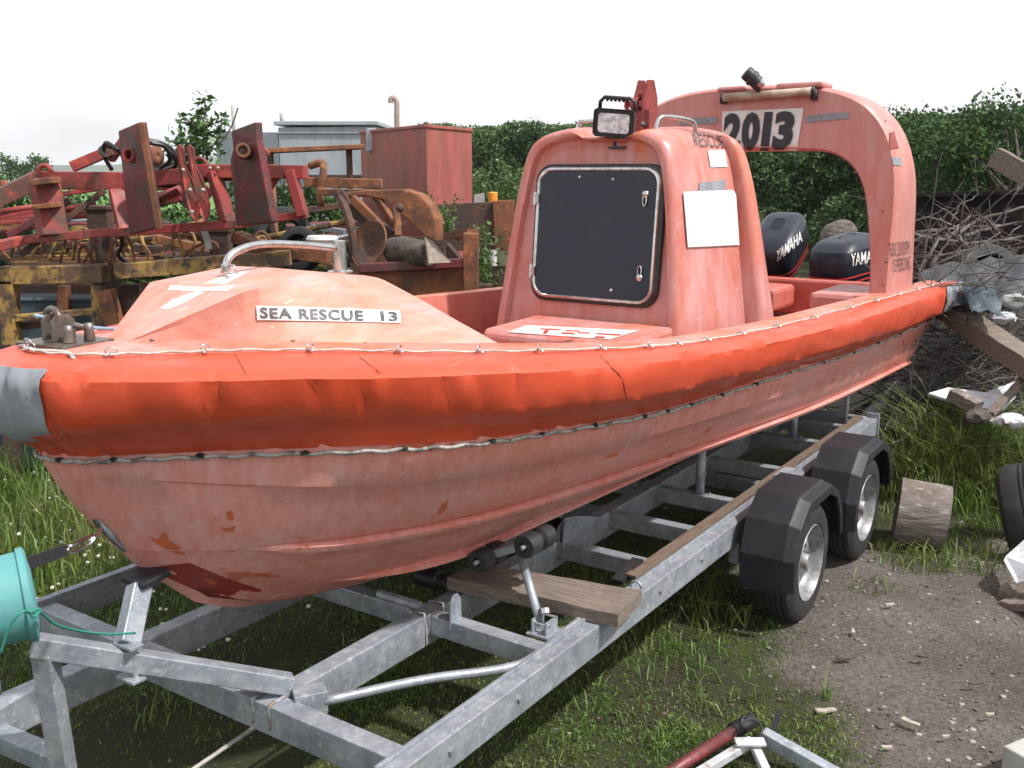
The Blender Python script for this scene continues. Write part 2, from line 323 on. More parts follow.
# ------------------------------------------------------------------ decals projected on a surface
def bvh_of(o):
    me = o.data; return BVHTree.FromPolygons([v.co.copy() for v in me.vertices], [tuple(p.vertices) for p in me.polygons])
def decal_pts(uvs, quad, bvh, inv, off):
    """uvs in 0..1 (x right, y up); quad: TL TR BR BL sight lines on the surface"""
    tl, tr, br, bl = [Vector(q) for q in quad]; camL = inv @ CAM; res = []
    last = None
    for (a, b) in uvs:
        p = (bl*(1-a)+br*a)*(1-b)+(tl*(1-a)+tr*a)*b
        dr = (inv.to_3x3() @ ray(p.x, p.y)).normalized()
        h = bvh.ray_cast(camL, dr)
        if h[0] is None: res.append(None); continue
        n = h[1]
        if n.dot(dr) > 0: n = -n
        res.append(h[0]+n*off-dr*off*.5)
    good = [r for r in res if r is not None]
    gi = [i for i, r in enumerate(res) if r is not None]
    return [r if r is not None else (res[min(gi, key=lambda j: (uvs[j][0]-uvs[i][0])**2+(uvs[j][1]-uvs[i][1])**2)].copy() if gi else Vector((0,0,-5))) for i, r in enumerate(res)]
def patch(name, quad, target, m, off=.003, n=10, parent=None):
    o = target; inv = root_mat(o).inverted(); bv = bvh_of(o)
    uvs = [(i/n, 1-j/n) for j in range(n+1) for i in range(n+1)]
    P = decal_pts(uvs, quad, bv, inv, off); mb = MB()
    mb.grid([P[j*(n+1):(j+1)*(n+1)] for j in range(n+1)])
    return mb.build(name, m, parent or target, smooth=True)
def poly_patch(name, polys, target, m, off=.004, parent=None):
    inv = root_mat(target).inverted(); bv = bvh_of(target); mb = MB(); camL = inv @ CAM
    for poly in polys:
        P = []
        cx = sum(p[0] for p in poly)/len(poly); cy = sum(p[1] for p in poly)/len(poly)
        for ring in (0, .5, 1):
            row = []
            for i in range(len(poly)):
                for f in (0, .5):
                    a, b = poly[i], poly[(i+1) % len(poly)]
                    px = a[0]+(b[0]-a[0])*f; py = a[1]+(b[1]-a[1])*f
                    px = cx+(px-cx)*max(ring, .02); py = cy+(py-cy)*max(ring, .02)
                    dr = (inv.to_3x3() @ ray(px, py)).normalized(); h = bv.ray_cast(camL, dr)
                    q = h[0]-dr*off if h[0] is not None else None
                    row.append(q)
            P.append(row)
        for row in P:
            for i in range(len(row)):
                if row[i] is None:
                    good = [q for q in row if q is not None] or [q for r2 in P for q in r2 if q is not None]
                    row[i] = min(good, key=lambda q: abs(row.index(q)-i) if q in row else 9).copy()
        mb.grid(P, wrap=True)
    return mb.build(name, m, parent or target, smooth=True)
def text_geo(s, bold=.012, res=3, shear=0, spacing=1.0):
    cu = bpy.data.curves.new('t', 'FONT'); cu.body = s; cu.size = 1; cu.offset = bold; cu.resolution_u = res; cu.shear = shear; cu.space_character = spacing
    o = bpy.data.objects.new('t', cu); COL.objects.link(o); dg = bpy.context.evaluated_depsgraph_get(); dg.update()
    me = bpy.data.meshes.new_from_object(o.evaluated_get(dg)); bpy.data.objects.remove(o)
    bm = bmesh.new(); bm.from_mesh(me); bmesh.ops.remove_doubles(bm, verts=bm.verts, dist=1e-4)
    for _ in range(4):
        le = [e for e in bm.edges if e.calc_length() > .14]
        if not le: break
        bmesh.ops.subdivide_edges(bm, edges=le, cuts=1); bmesh.ops.triangulate(bm, faces=bm.faces)
    bm.verts.index_update()
    vs = [v.co.copy() for v in bm.verts]; fs = [tuple(v.index for v in f.verts) for f in bm.faces]; bm.free(); bpy.data.meshes.remove(me)
    x0 = min(v.x for v in vs); x1 = max(v.x for v in vs); y0 = min(v.y for v in vs); y1 = max(v.y for v in vs)
    return [((v.x-x0)/(x1-x0), (v.y-y0)/(y1-y0)) for v in vs], fs
def text_on(name, s, quad, target, m, off=.006, bold=.012, shear=0, spacing=1.0, parent=None):
    uv, fs = text_geo(s, bold, shear=shear, spacing=spacing)
    P = decal_pts(uv, quad, bvh_of(target), root_mat(target).inverted(), off)
    return MB().add(P, fs).build(name, m, parent or target, fixn=False)

# ================================================================== GROUND
def dirtmask(x, y):   # 1 = bare gravelly earth
    n = mnoise.noise(V_((x*.9, y*.9, 0)))*.45+mnoise.noise(V_((x*2.7, y*2.7, 4)))*.25
    l = (B0-Vector((0,0,0))); q = MINV @ Vector((x, y, 0)); s = -q.y   # port offset
    d = min((x-1.02)/.35+ n, (5.55-y+.25*max(0,x-2.2))/.35+n)
    return max(0, min(1, d))
V_ = Vector
ax_ = np.concatenate([-np.geomspace(2500, 6.4, 26), np.arange(-6.2, 8.0, .07), np.geomspace(8.1, 2500, 26)])
ay_ = np.concatenate([[-400,-100,-30,-10,-3], np.arange(-.5, 10.5, .07), np.geomspace(10.7, 2500, 30)])
nx, ny = len(ax_), len(ay_)
def gz(x, y):
    if abs(x) > 12 or y > 16 or y < -1: return 0.0
    f = (1-sm_(max(abs(x)-8, 0), 0, 4))*(1-sm_(y, 11, 16))
    z = mnoise.noise(V_((x*1.3, y*1.3, 1)))*.026+mnoise.noise(V_((x*5, y*5, 2)))*.010+mnoise.noise(V_((x*11, y*11, 3)))*.010
    return z*f
def sm_(x, a, b):
    x = max(0, min(1, (x-a)/(b-a))); return x*x*(3-2*x)
verts = []; mask = []
for y in ay_:
    for x in ax_:
        verts.append((x, y, gz(x, y)-.012)); mask.append(dirtmask(x, y) if (abs(x) < 14 and -2 < y < 20) else 0)
faces = [(j*nx+i, j*nx+i+1, (j+1)*nx+i+1, (j+1)*nx+i) for j in range(ny-1) for i in range(nx-1)]
me = bpy.data.meshes.new('ground'); me.from_pydata(verts, [], faces); me.polygons.foreach_set('use_smooth', [True]*len(faces))
at_ = me.attributes.new('dirt', 'FLOAT', 'POINT'); at_.data.foreach_set('value', mask)
g = bpy.data.objects.new('ground', me); COL.objects.link(g); g['kind'] = 'structure'
m = bpy.data.materials.new('yard_ground'); m.use_nodes = True; t = m.node_tree; N = t.nodes.new; L = t.links.new; b = t.nodes['Principled BSDF']; b.inputs['Roughness'].default_value = .95; b.inputs['Specular IOR Level'].default_value = .15
tc = N('ShaderNodeTexCoord')
def nz(s, d=8, r=.6, off=0):
    n_ = N('ShaderNodeTexNoise'); n_.inputs['Scale'].default_value = s; n_.inputs['Detail'].default_value = d; n_.inputs['Roughness'].default_value = r
    ad = N('ShaderNodeVectorMath'); ad.inputs[1].default_value = (off, off*.7, 0); L(tc.outputs['Object'], ad.inputs[0]); L(ad.outputs[0], n_.inputs['Vector']); return n_.outputs['Fac']
def rmp(sock, stops):
    r_ = N('ShaderNodeValToRGB'); L(sock, r_.inputs[0]); cr = r_.color_ramp
    while len(cr.elements) < len(stops): cr.elements.new(.5)
    for e, (p, c) in zip(cr.elements, stops): e.position = p; e.color = (*c, 1)
    return r_.outputs[0]
def mxc(f, a, b_, mode='MIX'):
    x = N('ShaderNodeMixRGB'); x.blend_type = mode
    for s_, v in ((0, f), (1, a), (2, b_)):
        if isinstance(v, (int, float)): x.inputs[s_].default_value = v
        elif isinstance(v, tuple): x.inputs[s_].default_value = (*v, 1)
        else: L(v, x.inputs[s_])
    return x.outputs[0]
dirt = rmp(nz(1.4), [(.3, (.125,.10,.084)), (.5, (.20,.17,.146)), (.66, (.27,.24,.212))])
dirt = mxc(rmp(nz(45, 4, .7, 3), [(.40, (0,0,0)), (.62, (.6,.6,.6))]), dirt, (.062,.050,.042))
dirt = mxc(rmp(nz(110, 3, .7, 7), [(.60, (0,0,0)), (.68, (1,1,1))]), dirt, (.38,.36,.33))
dirt = mxc(rmp(nz(3.2, 6, .6, 11), [(.60, (0,0,0)), (.72, (.6,.6,.6))]), dirt, (.17,.118,.08))
green = rmp(nz(2.2, 6, .6, 5), [(.35, (.07,.058,.040)), (.5, (.06,.07,.030)), (.62, (.075,.10,.03))])
green = mxc(rmp(nz(30, 4, .7, 2), [(.42, (0,0,0)), (.6, (.7,.7,.7))]), green, (.06,.055,.038))
green = mxc(rmp(nz(90, 3, .7, 9), [(.63, (0,0,0)), (.70, (1,1,1))]), green, (.26,.245,.22))
atn = N('ShaderNodeAttribute'); atn.attribute_name = 'dirt'
mth = N('ShaderNodeMath'); mth.operation = 'ADD'; L(atn.outputs['Fac'], mth.inputs[0])
m2 = N('ShaderNodeMath'); m2.operation = 'MULTIPLY_ADD'; L(nz(7, 6, .7, 1), m2.inputs[0]); m2.inputs[1].default_value = 1.4; m2.inputs[2].default_value = -.7; L(m2.outputs[0], mth.inputs[1])
mrr = N('ShaderNodeMapRange'); mrr.inputs[1].default_value = .3; mrr.inputs[2].default_value = .7; L(mth.outputs[0], mrr.inputs[0])
col = mxc(mrr.outputs[0], green, dirt)
# crops far away on the left
L(col, b.inputs['Base Color'])
bp = N('ShaderNodeBump'); bp.inputs['Strength'].default_value = 1.0; bp.inputs['Distance'].default_value = .035; L(nz(38, 6, .75, 4), bp.inputs['Height']); L(bp.outputs[0], b.inputs['Normal'])
me.materials.append(m)

# ================================================================== RESCUE BOAT
boat = thing('rescue_boat', 'faded orange rigid rescue boat with small cabin and rear arch, on the galvanised trailer', 'boat', B0, ROT)
V = Vector
TI = [(.20,0,1.592),(.25,-.13,1.59),(.41,-.22,1.58),(.60,-.31,1.568),(.82,-.45,1.55),(1.05,-.64,1.53),(1.35,-.80,1.505),(1.8,-.95,1.468),(2.25,-1.0,1.435),(3.1,-1.01,1.39),(4.35,-1.015,1.35),(5.6,-1.02,1.31),(6.52,-1.022,1.285)]
TO = [(0.05, 0, 1.564), (0.1, -0.18, 1.562), (0.28, -0.36, 1.548), (0.5, -0.52, 1.536), (0.76, -0.68, 1.515), (1.03, -0.83, 1.496), (1.34, -0.95, 1.473), (1.8, -1.05, 1.438), (2.25, -1.09, 1.411), (3.1, -1.12, 1.363), (4.35, -1.135, 1.321), (5.6, -1.14, 1.297), (6.6, -1.14, 1.274)]
SB = [(0.09, 0, 1.373), (0.13, -0.155, 1.404), (0.3, -0.31, 1.412), (0.53, -0.47, 1.398), (0.79, -0.63, 1.374), (1.05, -0.79, 1.35), (1.36, -0.92, 1.328), (1.8, -1.02, 1.298), (2.27, -1.06, 1.279), (3.1, -1.09, 1.235), (4.35, -1.11, 1.167), (5.6, -1.12, 1.133), (6.48, -1.12, 1.1)]
RB = [(.17,0,1.315),(.22,-.10,1.308),(.36,-.21,1.30),(.58,-.395,1.29),(.82,-.59,1.275),(1.08,-.745,1.258),(1.4,-.845,1.24),(1.85,-.93,1.21),(2.3,-.965,1.185),(3.17,-.995,1.15),(4.4,-1.015,1.09),(5.6,-1.02,1.06),(6.40,-1.02,1.045)]
def mirror(l): return [V((x,-y,z)) for x,y,z in reversed(l[1:])] + [V(p) for p in l]
TIm, TOm, SBm, RBm = [mirror(l) for l in (TI, TO, SB, RB)]
NS = len(TIm)-1
def tube_row(t, wr=True):
    a, b, c, d = [crs(q, t) for q in (TIm, TOm, SBm, RBm)]
    o = (b-a); o.z = 0; o.normalize()
    row = [a, a*.6+b*.4+V((0,0,.012)), a*.12+b*.88+V((0,0,.012)), b+o*.006-V((0,0,.006)), b*.8+c*.2+o*.014, b*.5+c*.5+o*.020, b*.2+c*.8+o*.016, c+o*.012+V((0,0,.008)), c*.85+d*.15-o*.004, c*.5+d*.5-o*.014, d*.9+c*.1-o*.004]
    if wr:
        r2 = []
        for k, p in enumerate(row):
            kk = k/10
            n1 = mnoise.noise(V((p.x*5, p.y*5, kk*2.5)))*.010
            # stretched folds running down the cover
            f = mnoise.noise(V((p.x*9+p.z*5, p.y*9, 3.0)))
            fold = -max(0, abs(f)*-1+.09)*.16*(1 if k > 1 else .2)
            r2.append(p+o*(n1*(.4 if k<2 else 1)+fold)+V((0,0,n1*.5)))
        row = r2
    return row
K = 14
rows = [tube_row(i/K) for i in range(NS*K+1)]
mb = MB(); mb.grid(rows)
for r_ in (rows[0], rows[-1]): mb.add(r_+[sum(r_, V())/len(r_)], [(k, k+1, len(r_)) for k in range(len(r_)-1)])
cover = mb.build('fender_collar', M['cover'], boat, smooth=True, autosm=34)
# fold seams on the cover
# grey reinforcement patches at the bow and at both quarters
def cover_patch(t0, t1, n=40, off=.011):
    m_ = MB(); rr = []
    for i in range(n+1):
        t = t0+(t1-t0)*i/n; row = tube_row(t); a, b = crs(TIm, t), crs(TOm, t); o = b-a; o.z = 0; o.normalize()
        rr.append([p+o*off+V((0,0,off*.6)) for p in row[2:9]])
    m_.grid(rr); return m_
half = NS/2
cover_patch(half-.9, half+.92).build('bow_patch', M['greypatch'], cover, smooth=True)
cover_patch(NS-.62, NS).build('quarter_patch', M['greypatch'], cover, smooth=True)
cover_patch(0, .62).build('quarter_patch', M['greypatch'], cover, smooth=True)

# hull ------------------------------------------------------------
G  = [(.165,0,1.315),(.35,-.20,1.30),(.57,-.385,1.29),(.82,-.59,1.275),(1.2,-.79,1.25),(1.9,-.93,1.21),(3.17,-.995,1.15),(4.4,-1.015,1.09),(6.24,-1.02,1.045)]
Kn = [(.195,0,1.23),(.335,-.155,1.225),(.56,-.34,1.185),(.80,-.52,1.15),(1.2,-.72,1.12),(1.9,-.87,1.09),(3.1,-.95,1.03),(4.4,-.955,.955),(6.22,-.955,.905)]
Ch = [(.36,0,.99),(.48,-.13,.968),(.66,-.29,.955),(.93,-.43,.93),(1.35,-.60,.92),(1.9,-.72,.915),(3.1,-.83,.865),(4.4,-.865,.79),(6.15,-.90,.745)]
St = [(.47,0,.86),(.62,-.075,.80),(.85,-.155,.735),(1.12,-.25,.69),(1.5,-.42,.705),(1.96,-.54,.755),(3.1,-.60,.745),(4.4,-.61,.69),(6.12,-.62,.65)]
Ke = [(.62,0,.72),(.80,0,.635),(1.07,0,.575),(1.35,0,.55),(1.7,0,.54),(2.1,0,.54),(3.1,0,.54),(4.4,0,.535),(6.08,0,.53)]
Gm, Knm, Chm, Stm, Kem = [mirror(l) for l in (G, Kn, Ch, St, Ke)]
NH = len(Gm)-1; hh = NH/2
def sm(x, a, b): 
    x = max(0, min(1, (x-a)/(b-a))); return x*x*(3-2*x)
def hull_row(t):
    g, k, c, s_, l = [crs(q, t) for q in (Gm, Knm, Chm, Stm, Kem)]
    o = V((0, g.y, 0)); 
    q = abs(t-hh)
    o = V((-.35*(1-sm(q,0,3)), (1 if g.y>0 else -1)*sm(q,0,.5), 0))
    e1 = sm(q, 1.8, 3)*.024; e2 = sm(q, 2.7, 4)*.020; f1 = sm(q,1.6,2.6); f2 = sm(q,2.6,3.6); ek = sm(q,.4,1.5)*.008
    up = V((0,0,1))
    r_ = [g+up*.10-o*.02, g, g*.5+k*.5+o*.004, k+o*ek+up*.006, k-o*.004, k*.66+c*.34+o*.012, k*.33+c*.67+o*.014, c*.92+k*.08+o*.008, c+up*.008*f1+o*.006*(1-f1),
          c+o*e1*1.5-up*.004*f1, c+o*e1-up*.022*f1, c-o*.006*f1-up*.03*f1+ (s_-c)*(.04*f1+.06*(1-f1)), c*.7+s_*.3+o*.010-up*.014*sm(q,.5,2), c*.35+s_*.65+o*.008-up*.014*sm(q,.5,2), s_+up*.006*f2,
          s_+o*e2*1.2-up*.006*f2, s_+o*e2-up*.02*f2, s_*.97+l*.03-up*.016*f2, s_*.6+l*.4-up*.028*sm(q,.5,2), s_*.3+l*.7-up*.022*sm(q,.5,2), l]
    return r_
KH = 10
hrows = [hull_row(i/KH) for i in range(NH*KH+1)]
port = hrows[NH*KH//2:]
mb = MB(); mb.grid(hrows)
# transom
r0, r1 = hrows[0], hrows[-1]
mb.grid([[a, (a+b)/2, b] for a, b in zip(r0, r1)])
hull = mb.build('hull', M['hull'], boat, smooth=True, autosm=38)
# red painted wedge on the forefoot, stainless stem guard, gelcoat scuffs
poly_patch('forefoot_paint', [[(161,566),(190,563),(213,573),(240,583),(262,590),(240,612),(205,608),(175,590)]], hull, M['hullred'], .003)
poly_patch('stem_guard', [[(84,519),(100,520),(113,533),(127,551),(119,555),(101,540)]], hull, M['steel'], .005)
SCF = mat('scuff_orange',(.55,.12,.045),.5)
for pg_ in ([(147,536),(158,540),(164,531),(169,541),(181,548),(186,556),(172,552),(160,546)],[(226,512),(232,511),(234,519),(229,521)],[(219,527),(228,529),(236,526),(233,532),(224,531)],[(437,514),(444,503),(448,500),(447,508),(441,514)],[(590,427),(604,423),(605,427),(593,431)],[(606,456),(618,452),(619,455),(607,459)]):
    poly_patch('gelcoat_scuff', [pg_], hull, SCF, .003)
# bottom lacing rope + knots
def curve_on(m_, t): return crs(m_, t)
lace = MB(); pts = []
for i in range(int(half*K)-int(.1*K)*0, NS*K+1):
    t = i/K; a = crs(RBm, t); b = crs(SBm, t); o = b-a; o.z = 0; o.normalize(); pts.append(a+o*.010+V((0,0,-.004+.003*math.sin(i*1.3))))
lace.tube(pts, .006, 6)
pts2 = [V((p.x, -p.y, p.z)) for p in pts]; lace.tube(pts2, .006, 6)
lace.build('lacing_rail', M['rope_dirty'], boat, smooth=True)
t = half+.55
while t < NS:
    a = crs(RBm, t); b = crs(SBm, t); o = b-a; o.z = 0; o.normalize()
    MB().blob(a+o*.012, .009, 1, .4, 2, seed=t, squash=(1.6,1.3,.9)).build('lacing_knot', M['strap'], boat, smooth=True)
    t += .95 if t < half+4.5 else (.6 if t < half+7 else .4)
# top bead rope
tp = []
for i in range(int((half-3)*K), NS*K+1):
    t = i/K; a = crs(TIm, t); b = crs(TOm, t); o = b-a; o.z = 0; o.normalize(); tp.append(a+o*.022+V((0,0,.010+.002*math.sin(i*.9))))
MB().tube(tp, .0032, 6).build('top_cord', M['rope'], boat, smooth=True)
def eyelet_mb(c, o, fwd):
    m_ = MB(); c = V(c)
    ring = [c+fwd*(.013*math.cos(a))+V((0,0,1))*(.010+.0095*math.sin(a))+o*(.006*math.cos(a*1)) for a in [2*math.pi*k/14 for k in range(14)]]
    m_.tube(ring, .0024, 6, closed=True)
    m_.tube([c-o*.018, c+V((0,0,.005)), c+o*.024+fwd*.006], .0035, 6)
    return m_
for t in (half-.9, half-.35, half+1.35, half+2.55, half+3.75, half+4.65, half+5.45, half+6.05, half+6.6, half+7.1, half+7.55, half+8.0, half+8.45, half+8.9, half+9.35, half+9.8, half+10.2, half+10.6, half+11.0, half+11.4, half+11.75):
    a = crs(TIm, t); b = crs(TOm, t); o = b-a; o.z = 0; o.normalize(); fw = o.cross(V((0,0,1)))
    eyelet_mb(a+o*.018+V((0,0,.008)), o, fw).build('eyelet', M['steel'], boat, smooth=True)
# tears in the cover
tr = MB()
for (q0, q1) in (((234,353),(246,374)),((357,355),(380,373)),((600,355),(622,378)),((622,378),(628,402))):
    inv = MINV; bv = bvh_of(cover); P = []
    for i in range(8):
        f = i/7; dr = (inv.to_3x3() @ ray(q0[0]+(q1[0]-q0[0])*f, q0[1]+(q1[1]-q0[1])*f+math.sin(i*2)*.6)).normalized(); h = bv.ray_cast(inv @ CAM, dr)
        if h[0]: P.append(h[0]-dr*.001)
    if len(P) > 2: tr.tube(P, [.0006]+[.0016]*(len(P)-2)+[.0006], 5)
tr.build('cover_tears', mat('torn_edge',(.20,.028,.018),.7), cover, smooth=True)

# side decks, inner coaming and cockpit floor ------------------------
INN = [(.45,-.02,1.59),(.50,-.06,1.585),(.60,-.10,1.58),(.72,-.18,1.57),(.93,-.34,1.55),(1.15,-.52,1.53),(1.42,-.66,1.505),(1.82,-.83,1.47),(2.25,-.885,1.437),(3.1,-.895,1.392),(4.35,-.90,1.352),(5.6,-.905,1.312),(6.36,-.905,1.292)]
INm = mirror(INN)
mb = MB(); rr = []
for i in range(NS*6+1):
    t = i/6; a = crs(TIm, t); b = crs(INm, t)
    rr.append([a+V((0,0,-.03)), a+V((0,0,.004)), a*.8+b*.2+V((0,0,.010)), a*.3+b*.7+V((0,0,.012)), b+V((0,0,.008)), b+V((0,0,-.02)) ])
mb.grid(rr)
sdk = mb.build('side_deck', M['deck'], boat, smooth=True, autosm=60)
mb = MB(); rr = []
for i in range(NS*6+1):
    t = i/6; b = crs(INm, t); c = V((b.x, b.y*.94, 1.0)); rr.append([b+V((0,0,.004)), V((b.x, b.y*.985, b.z-.04)), V((b.x, b.y*.955, 1.22)), V((b.x, b.y*.80, 1.12)) if b.x < 2 else c])
mb.grid(rr); mb.build('inner_bulwark', M['well'], boat, smooth=True, autosm=50)
mb = MB(); mb.grid([[V((x, -w_, 1.0)), V((x, w_, 1.0))] for x, w_ in ((.95,.12),(1.2,.38),(1.9,.62),(3.1,.80),(4.4,.85),(6.15,.88))]); mb.build('cockpit_floor', M['well'], boat, solid=.02)
# foredeck plate under the cowl, aft bulkhead of foredeck
mb = MB(); mb.grid([[crs(INm, half-q)+V((0,0,.002)), crs(INm, half+q)+V((0,0,.002))] for q in [k*.5 for k in range(0, 13)]]); mb.build('foredeck', M['deck'], boat)
# transom top, stern locker box
MB().box((6.12,0,1.16),(.10,1.80,.26)).build('transom', M['well'], boat, bevel=.02)
MB().box((5.28,-.70,1.27),(.62,.34,.12)).build('stern_locker', M['arch'], boat, bevel=.03)
MB().box((5.75,.35,1.18),(.5,.9,.16)).build('stern_bench', M['well'], boat, bevel=.03)

# foredeck cowl --------------------------------------------------------
xs  = [.40,.54,.68,.81,.97,1.2,1.46]
xt  = [.40,.70,1.02,1.46]
bb  = [.045,.11,.19,.31,.44,.54,.60]
bz  = [1.586,1.580,1.570,1.555,1.538,1.515,1.490]
tt  = [.03,.215,.225,.08]
tz  = [1.592,1.728,1.752,1.690]
def i1(x, xp, fp): return float(np.interp(x, xp, fp))
mb = MB(); rr = []
XR = sorted(set([.40+(1.46-.40)*i/24 for i in range(25)]+[.70,1.02]))
for x in XR:
    b, z0 = i1(x, xs, bb), i1(x, xs, bz); t_, z1 = i1(x, xt, tt), i1(x, xt, tz)
    row = []
    half_pts = [(b+.018, z0-.004), (b+.016, z0+.008), (b, z0+.010), (b*.66+t_*.34, z0+(z1-z0)*.36+.002), (b*.33+t_*.67, z0+(z1-z0)*.69+.002), (t_+.006, z1-.003), (t_-.014, z1+.002), (t_*.45, z1+.005), (0, z1+.007)]
    for (y_, z_) in half_pts: row.append(V((x, -y_, z_)))
    for (y_, z_) in reversed(half_pts[:-1]): row.append(V((x, y_, z_)))
    rr.append(row)
last = rr[-1]
rr.append([p+V((.018, 0, -.006)) for p in last]); rr.append([V((1.49, p.y*.97, p.z-.03)) for p in last]); rr.append([V((1.50, p.y*.95, 1.12)) for p in last])
mb.grid(rr)
r0 = rr[0]; mb.add(r0, [tuple(range(len(r0)))])
cowl = mb.build('foredeck_cowl', M['cowl'], boat, smooth=True, autosm=13)
patch('sea_rescue_sign', [(256,305.5),(399.5,311.5),(400.5,323.5),(257,320)], cowl, M['white'], .003, 14)
text_on('sign_lettering', 'SEA', [(259,307.4),(291,308.7),(292,319.3),(260,318.3)], cowl, M['signink'], .005, bold=.03, spacing=1.1)
text_on('sign_lettering', 'RESCUE', [(298,309),(362,311.4),(363,321.8),(299,319.6)], cowl, M['signink'], .005, bold=.03, spacing=1.1)
text_on('sign_lettering', '13', [(379.5,312),(396.5,313),(397.5,322.5),(380.5,321.8)], cowl, M['signink'], .005, bold=.03)
poly_patch('worn_white_patch', [[(170,285),(205,287),(235,285),(228,291),(196,291),(168,290)],[(160,308),(172,300),(196,291),(205,292),(182,304),(166,310)],[(205,283),(232,272),(250,271),(225,284)]], cowl, M['whitered'], .003)
for i,(u,v) in enumerate(((103,337),(152,341),(218,342),(293,342),(365,344),(431,345))):
    inv = MINV; h = bvh_of(cowl).ray_cast(inv @ CAM, (inv.to_3x3() @ ray(u,v)).normalized())
    if h[0]: MB().blob(h[0]+V((0,0,.003)), .008, 1, 0, 1, squash=(1,1,.5)).build('screw_cap', M['dullsteel'], cowl, smooth=True)
# samson post
MB().lathe([(0,.0001),(0,.046),(.008,.046),(.012,.026),(.115,.024),(.118,.0001)], (1.335,0,1.716), (0,0,1), 24, closed=False).build('samson_post', M['steel'], boat, smooth=True, autosm=40)
# grab rail running from the bow to the post
pr = curve([(.835,.01,1.755),(.84,.01,1.795),(.88,.01,1.822),(.98,.01,1.838),(1.14,.005,1.828),(1.32,0,1.805)], 8)
rl = MB().tube(pr, .0125, 10).build('grab_rail', M['steel'], boat, smooth=True)
MB().tube([(.83,.03,1.755),(.835,.03,1.782),(.84,-.02,1.782),(.84,-.03,1.755)], .004, 6).tube([(.80,-.05,1.762),(.87,.05,1.764)], .004, 6).build('rail_foot', M['steel'], rl, smooth=True)
# bow fairlead with pin and shackle
bf = MB().box((.305,.075,1.602),(.17,.20,.012),(0,0,.1)).build('bow_roller', M['dullsteel'], boat, bevel=.002)
BX, BY = -.02, .045
for yy in (-.045, .0):
    MB().prism([(.275+BX,yy+.05+BY,1.61),(.345+BX,yy+.05+BY,1.61),(.345+BX,yy+.05+BY,1.665),(.33+BX,yy+.05+BY,1.682),(.29+BX,yy+.05+BY,1.682),(.275+BX,yy+.05+BY,1.665)], (0,.008,0)).build('cheek_plate', M['dullsteel'], bf)
MB().tube(arcpts((.31+BX,.055+BY,1.660), .036, 0, 180, 10, (0,1,0), (0,0,1)), .009, 8).build('shackle', M['dullsteel'], bf, smooth=True)
MB().tube([(.33+BX,-.055+BY,1.652),(.33+BX,.09+BY,1.652)], .008, 8).build('pin', M['dullsteel'], bf, smooth=True)
for (cx_, cy_) in ((.36,-.035),(.30,-.03)):
    MB().lathe([(0,.016),(.03,.013),(.046,.012),(.049,.0001)], (cx_+BX,cy_+BY,1.61), (0,0,1), 16, closed=False).build('bollard_pin', M['dullsteel'], bf, smooth=True)
MB().tube(curve([(.25,.12,1.68),(.31,.13,1.66),(.42,.16,1.625),(.52,.22,1.60),(.62,.30,1.58)],5), .006, 6).build('blue_line', mat('blue_cord',(.25,.38,.5),.8), boat, smooth=True)
MB().tube(curve([(.20,-.13,1.592),(.22,-.06,1.60),(.19,.02,1.60),(.20,.10,1.60),(.27,.14,1.60),(.24,.2,1.595)],6), .0055, 6).build('bow_line', M['rope'], boat, smooth=True)

# cabin ------------------------------------------------------------------
zc  = [1.00,1.30,1.55,1.80,1.98,2.10,2.18,2.235,2.27,2.292]
wc  = [.590,.560,.527,.495,.468,.442,.415,.370,.285,.15]
def prof(dip):
    pts = [V((-w_, z_, 0)) for w_, z_ in zip(wc, zc)] + [V((0, 2.296, 0))] + [V((w_, z_, 0)) for w_, z_ in reversed(list(zip(wc, zc)))]
    s_ = curve([(p.x, p.y, 0) for p in pts], 4)
    return [(p.x, p.y-dip*(sm(p.x,-.25,-.15)*(1-sm(p.x,.05,.15)) if p.y > 2.2 else 0)) for p in s_]
stn = []   # (x at base, scale, dip, lean)
def cab_row(x, k, dip, lean=0., cz=1.75, kz=None):
    kz = kz if kz is not None else k
    return [V((x+lean*(z_-1.2), y_*k, (cz+(z_-cz)*kz) if z_ > 1.2 else z_)) for y_, z_ in prof(dip)]
LN = .10
rr = [cab_row(3.085, .800, .0, LN, 1.75, .80), cab_row(3.083, .825, .0, LN, 1.75, .88), cab_row(3.050, .85, .01, LN, 1.75, .91), cab_row(3.045, .90, .04, LN, 1.75, .945), cab_row(3.057, .945, .06, LN, 1.75, .975),
      cab_row(3.095, .98, .08, LN, 1.75, .992), cab_row(3.16, 1.0, .085, LN*.9), cab_row(3.30, 1.01, .085, LN*.7), cab_row(3.50, 1.015, .06, LN*.5), cab_row(3.70, .995, 0, LN*.3), cab_row(3.85, .975, 0, .0), cab_row(3.868, .96, 0, -.02), cab_row(3.88, .925, 0, -.03), cab_row(3.905, .92, 0, -.05), cab_row(3.915, .95, 0, -.06),
      cab_row(3.925, 1.06, 0, -.07, 1.2, 1.0), cab_row(3.945, 1.10, 0, -.08, 1.2, 1.012), cab_row(3.98, 1.115, 0, -.09, 1.2, 1.015), cab_row(4.08, 1.115, 0, -.15, 1.2, 1.008), cab_row(4.13, 1.09, 0, -.16, 1.2, .99), cab_row(4.14, 1.0, 0, -.16, 1.2, .95)]
mb = MB(); mb.grid(rr)
f0 = rr[0]; cpt = [V((p.x, p.y*.5, 1.0+(p.z-1.0)*.6)) for p in f0]
cen = sum(f0, V())/len(f0)
# front panel: rows of straight strips across
nn = len(f0); mb.add(f0, [(i, i+1, nn-2-i, nn-1-i) for i in range(nn//2)])
fb = rr[-1]; mb.add(fb, [(i, i+1, nn-2-i, nn-1-i) for i in range(nn//2)])
cabin = mb.build('cabin', M['cabin'], boat, smooth=True, autosm=50)
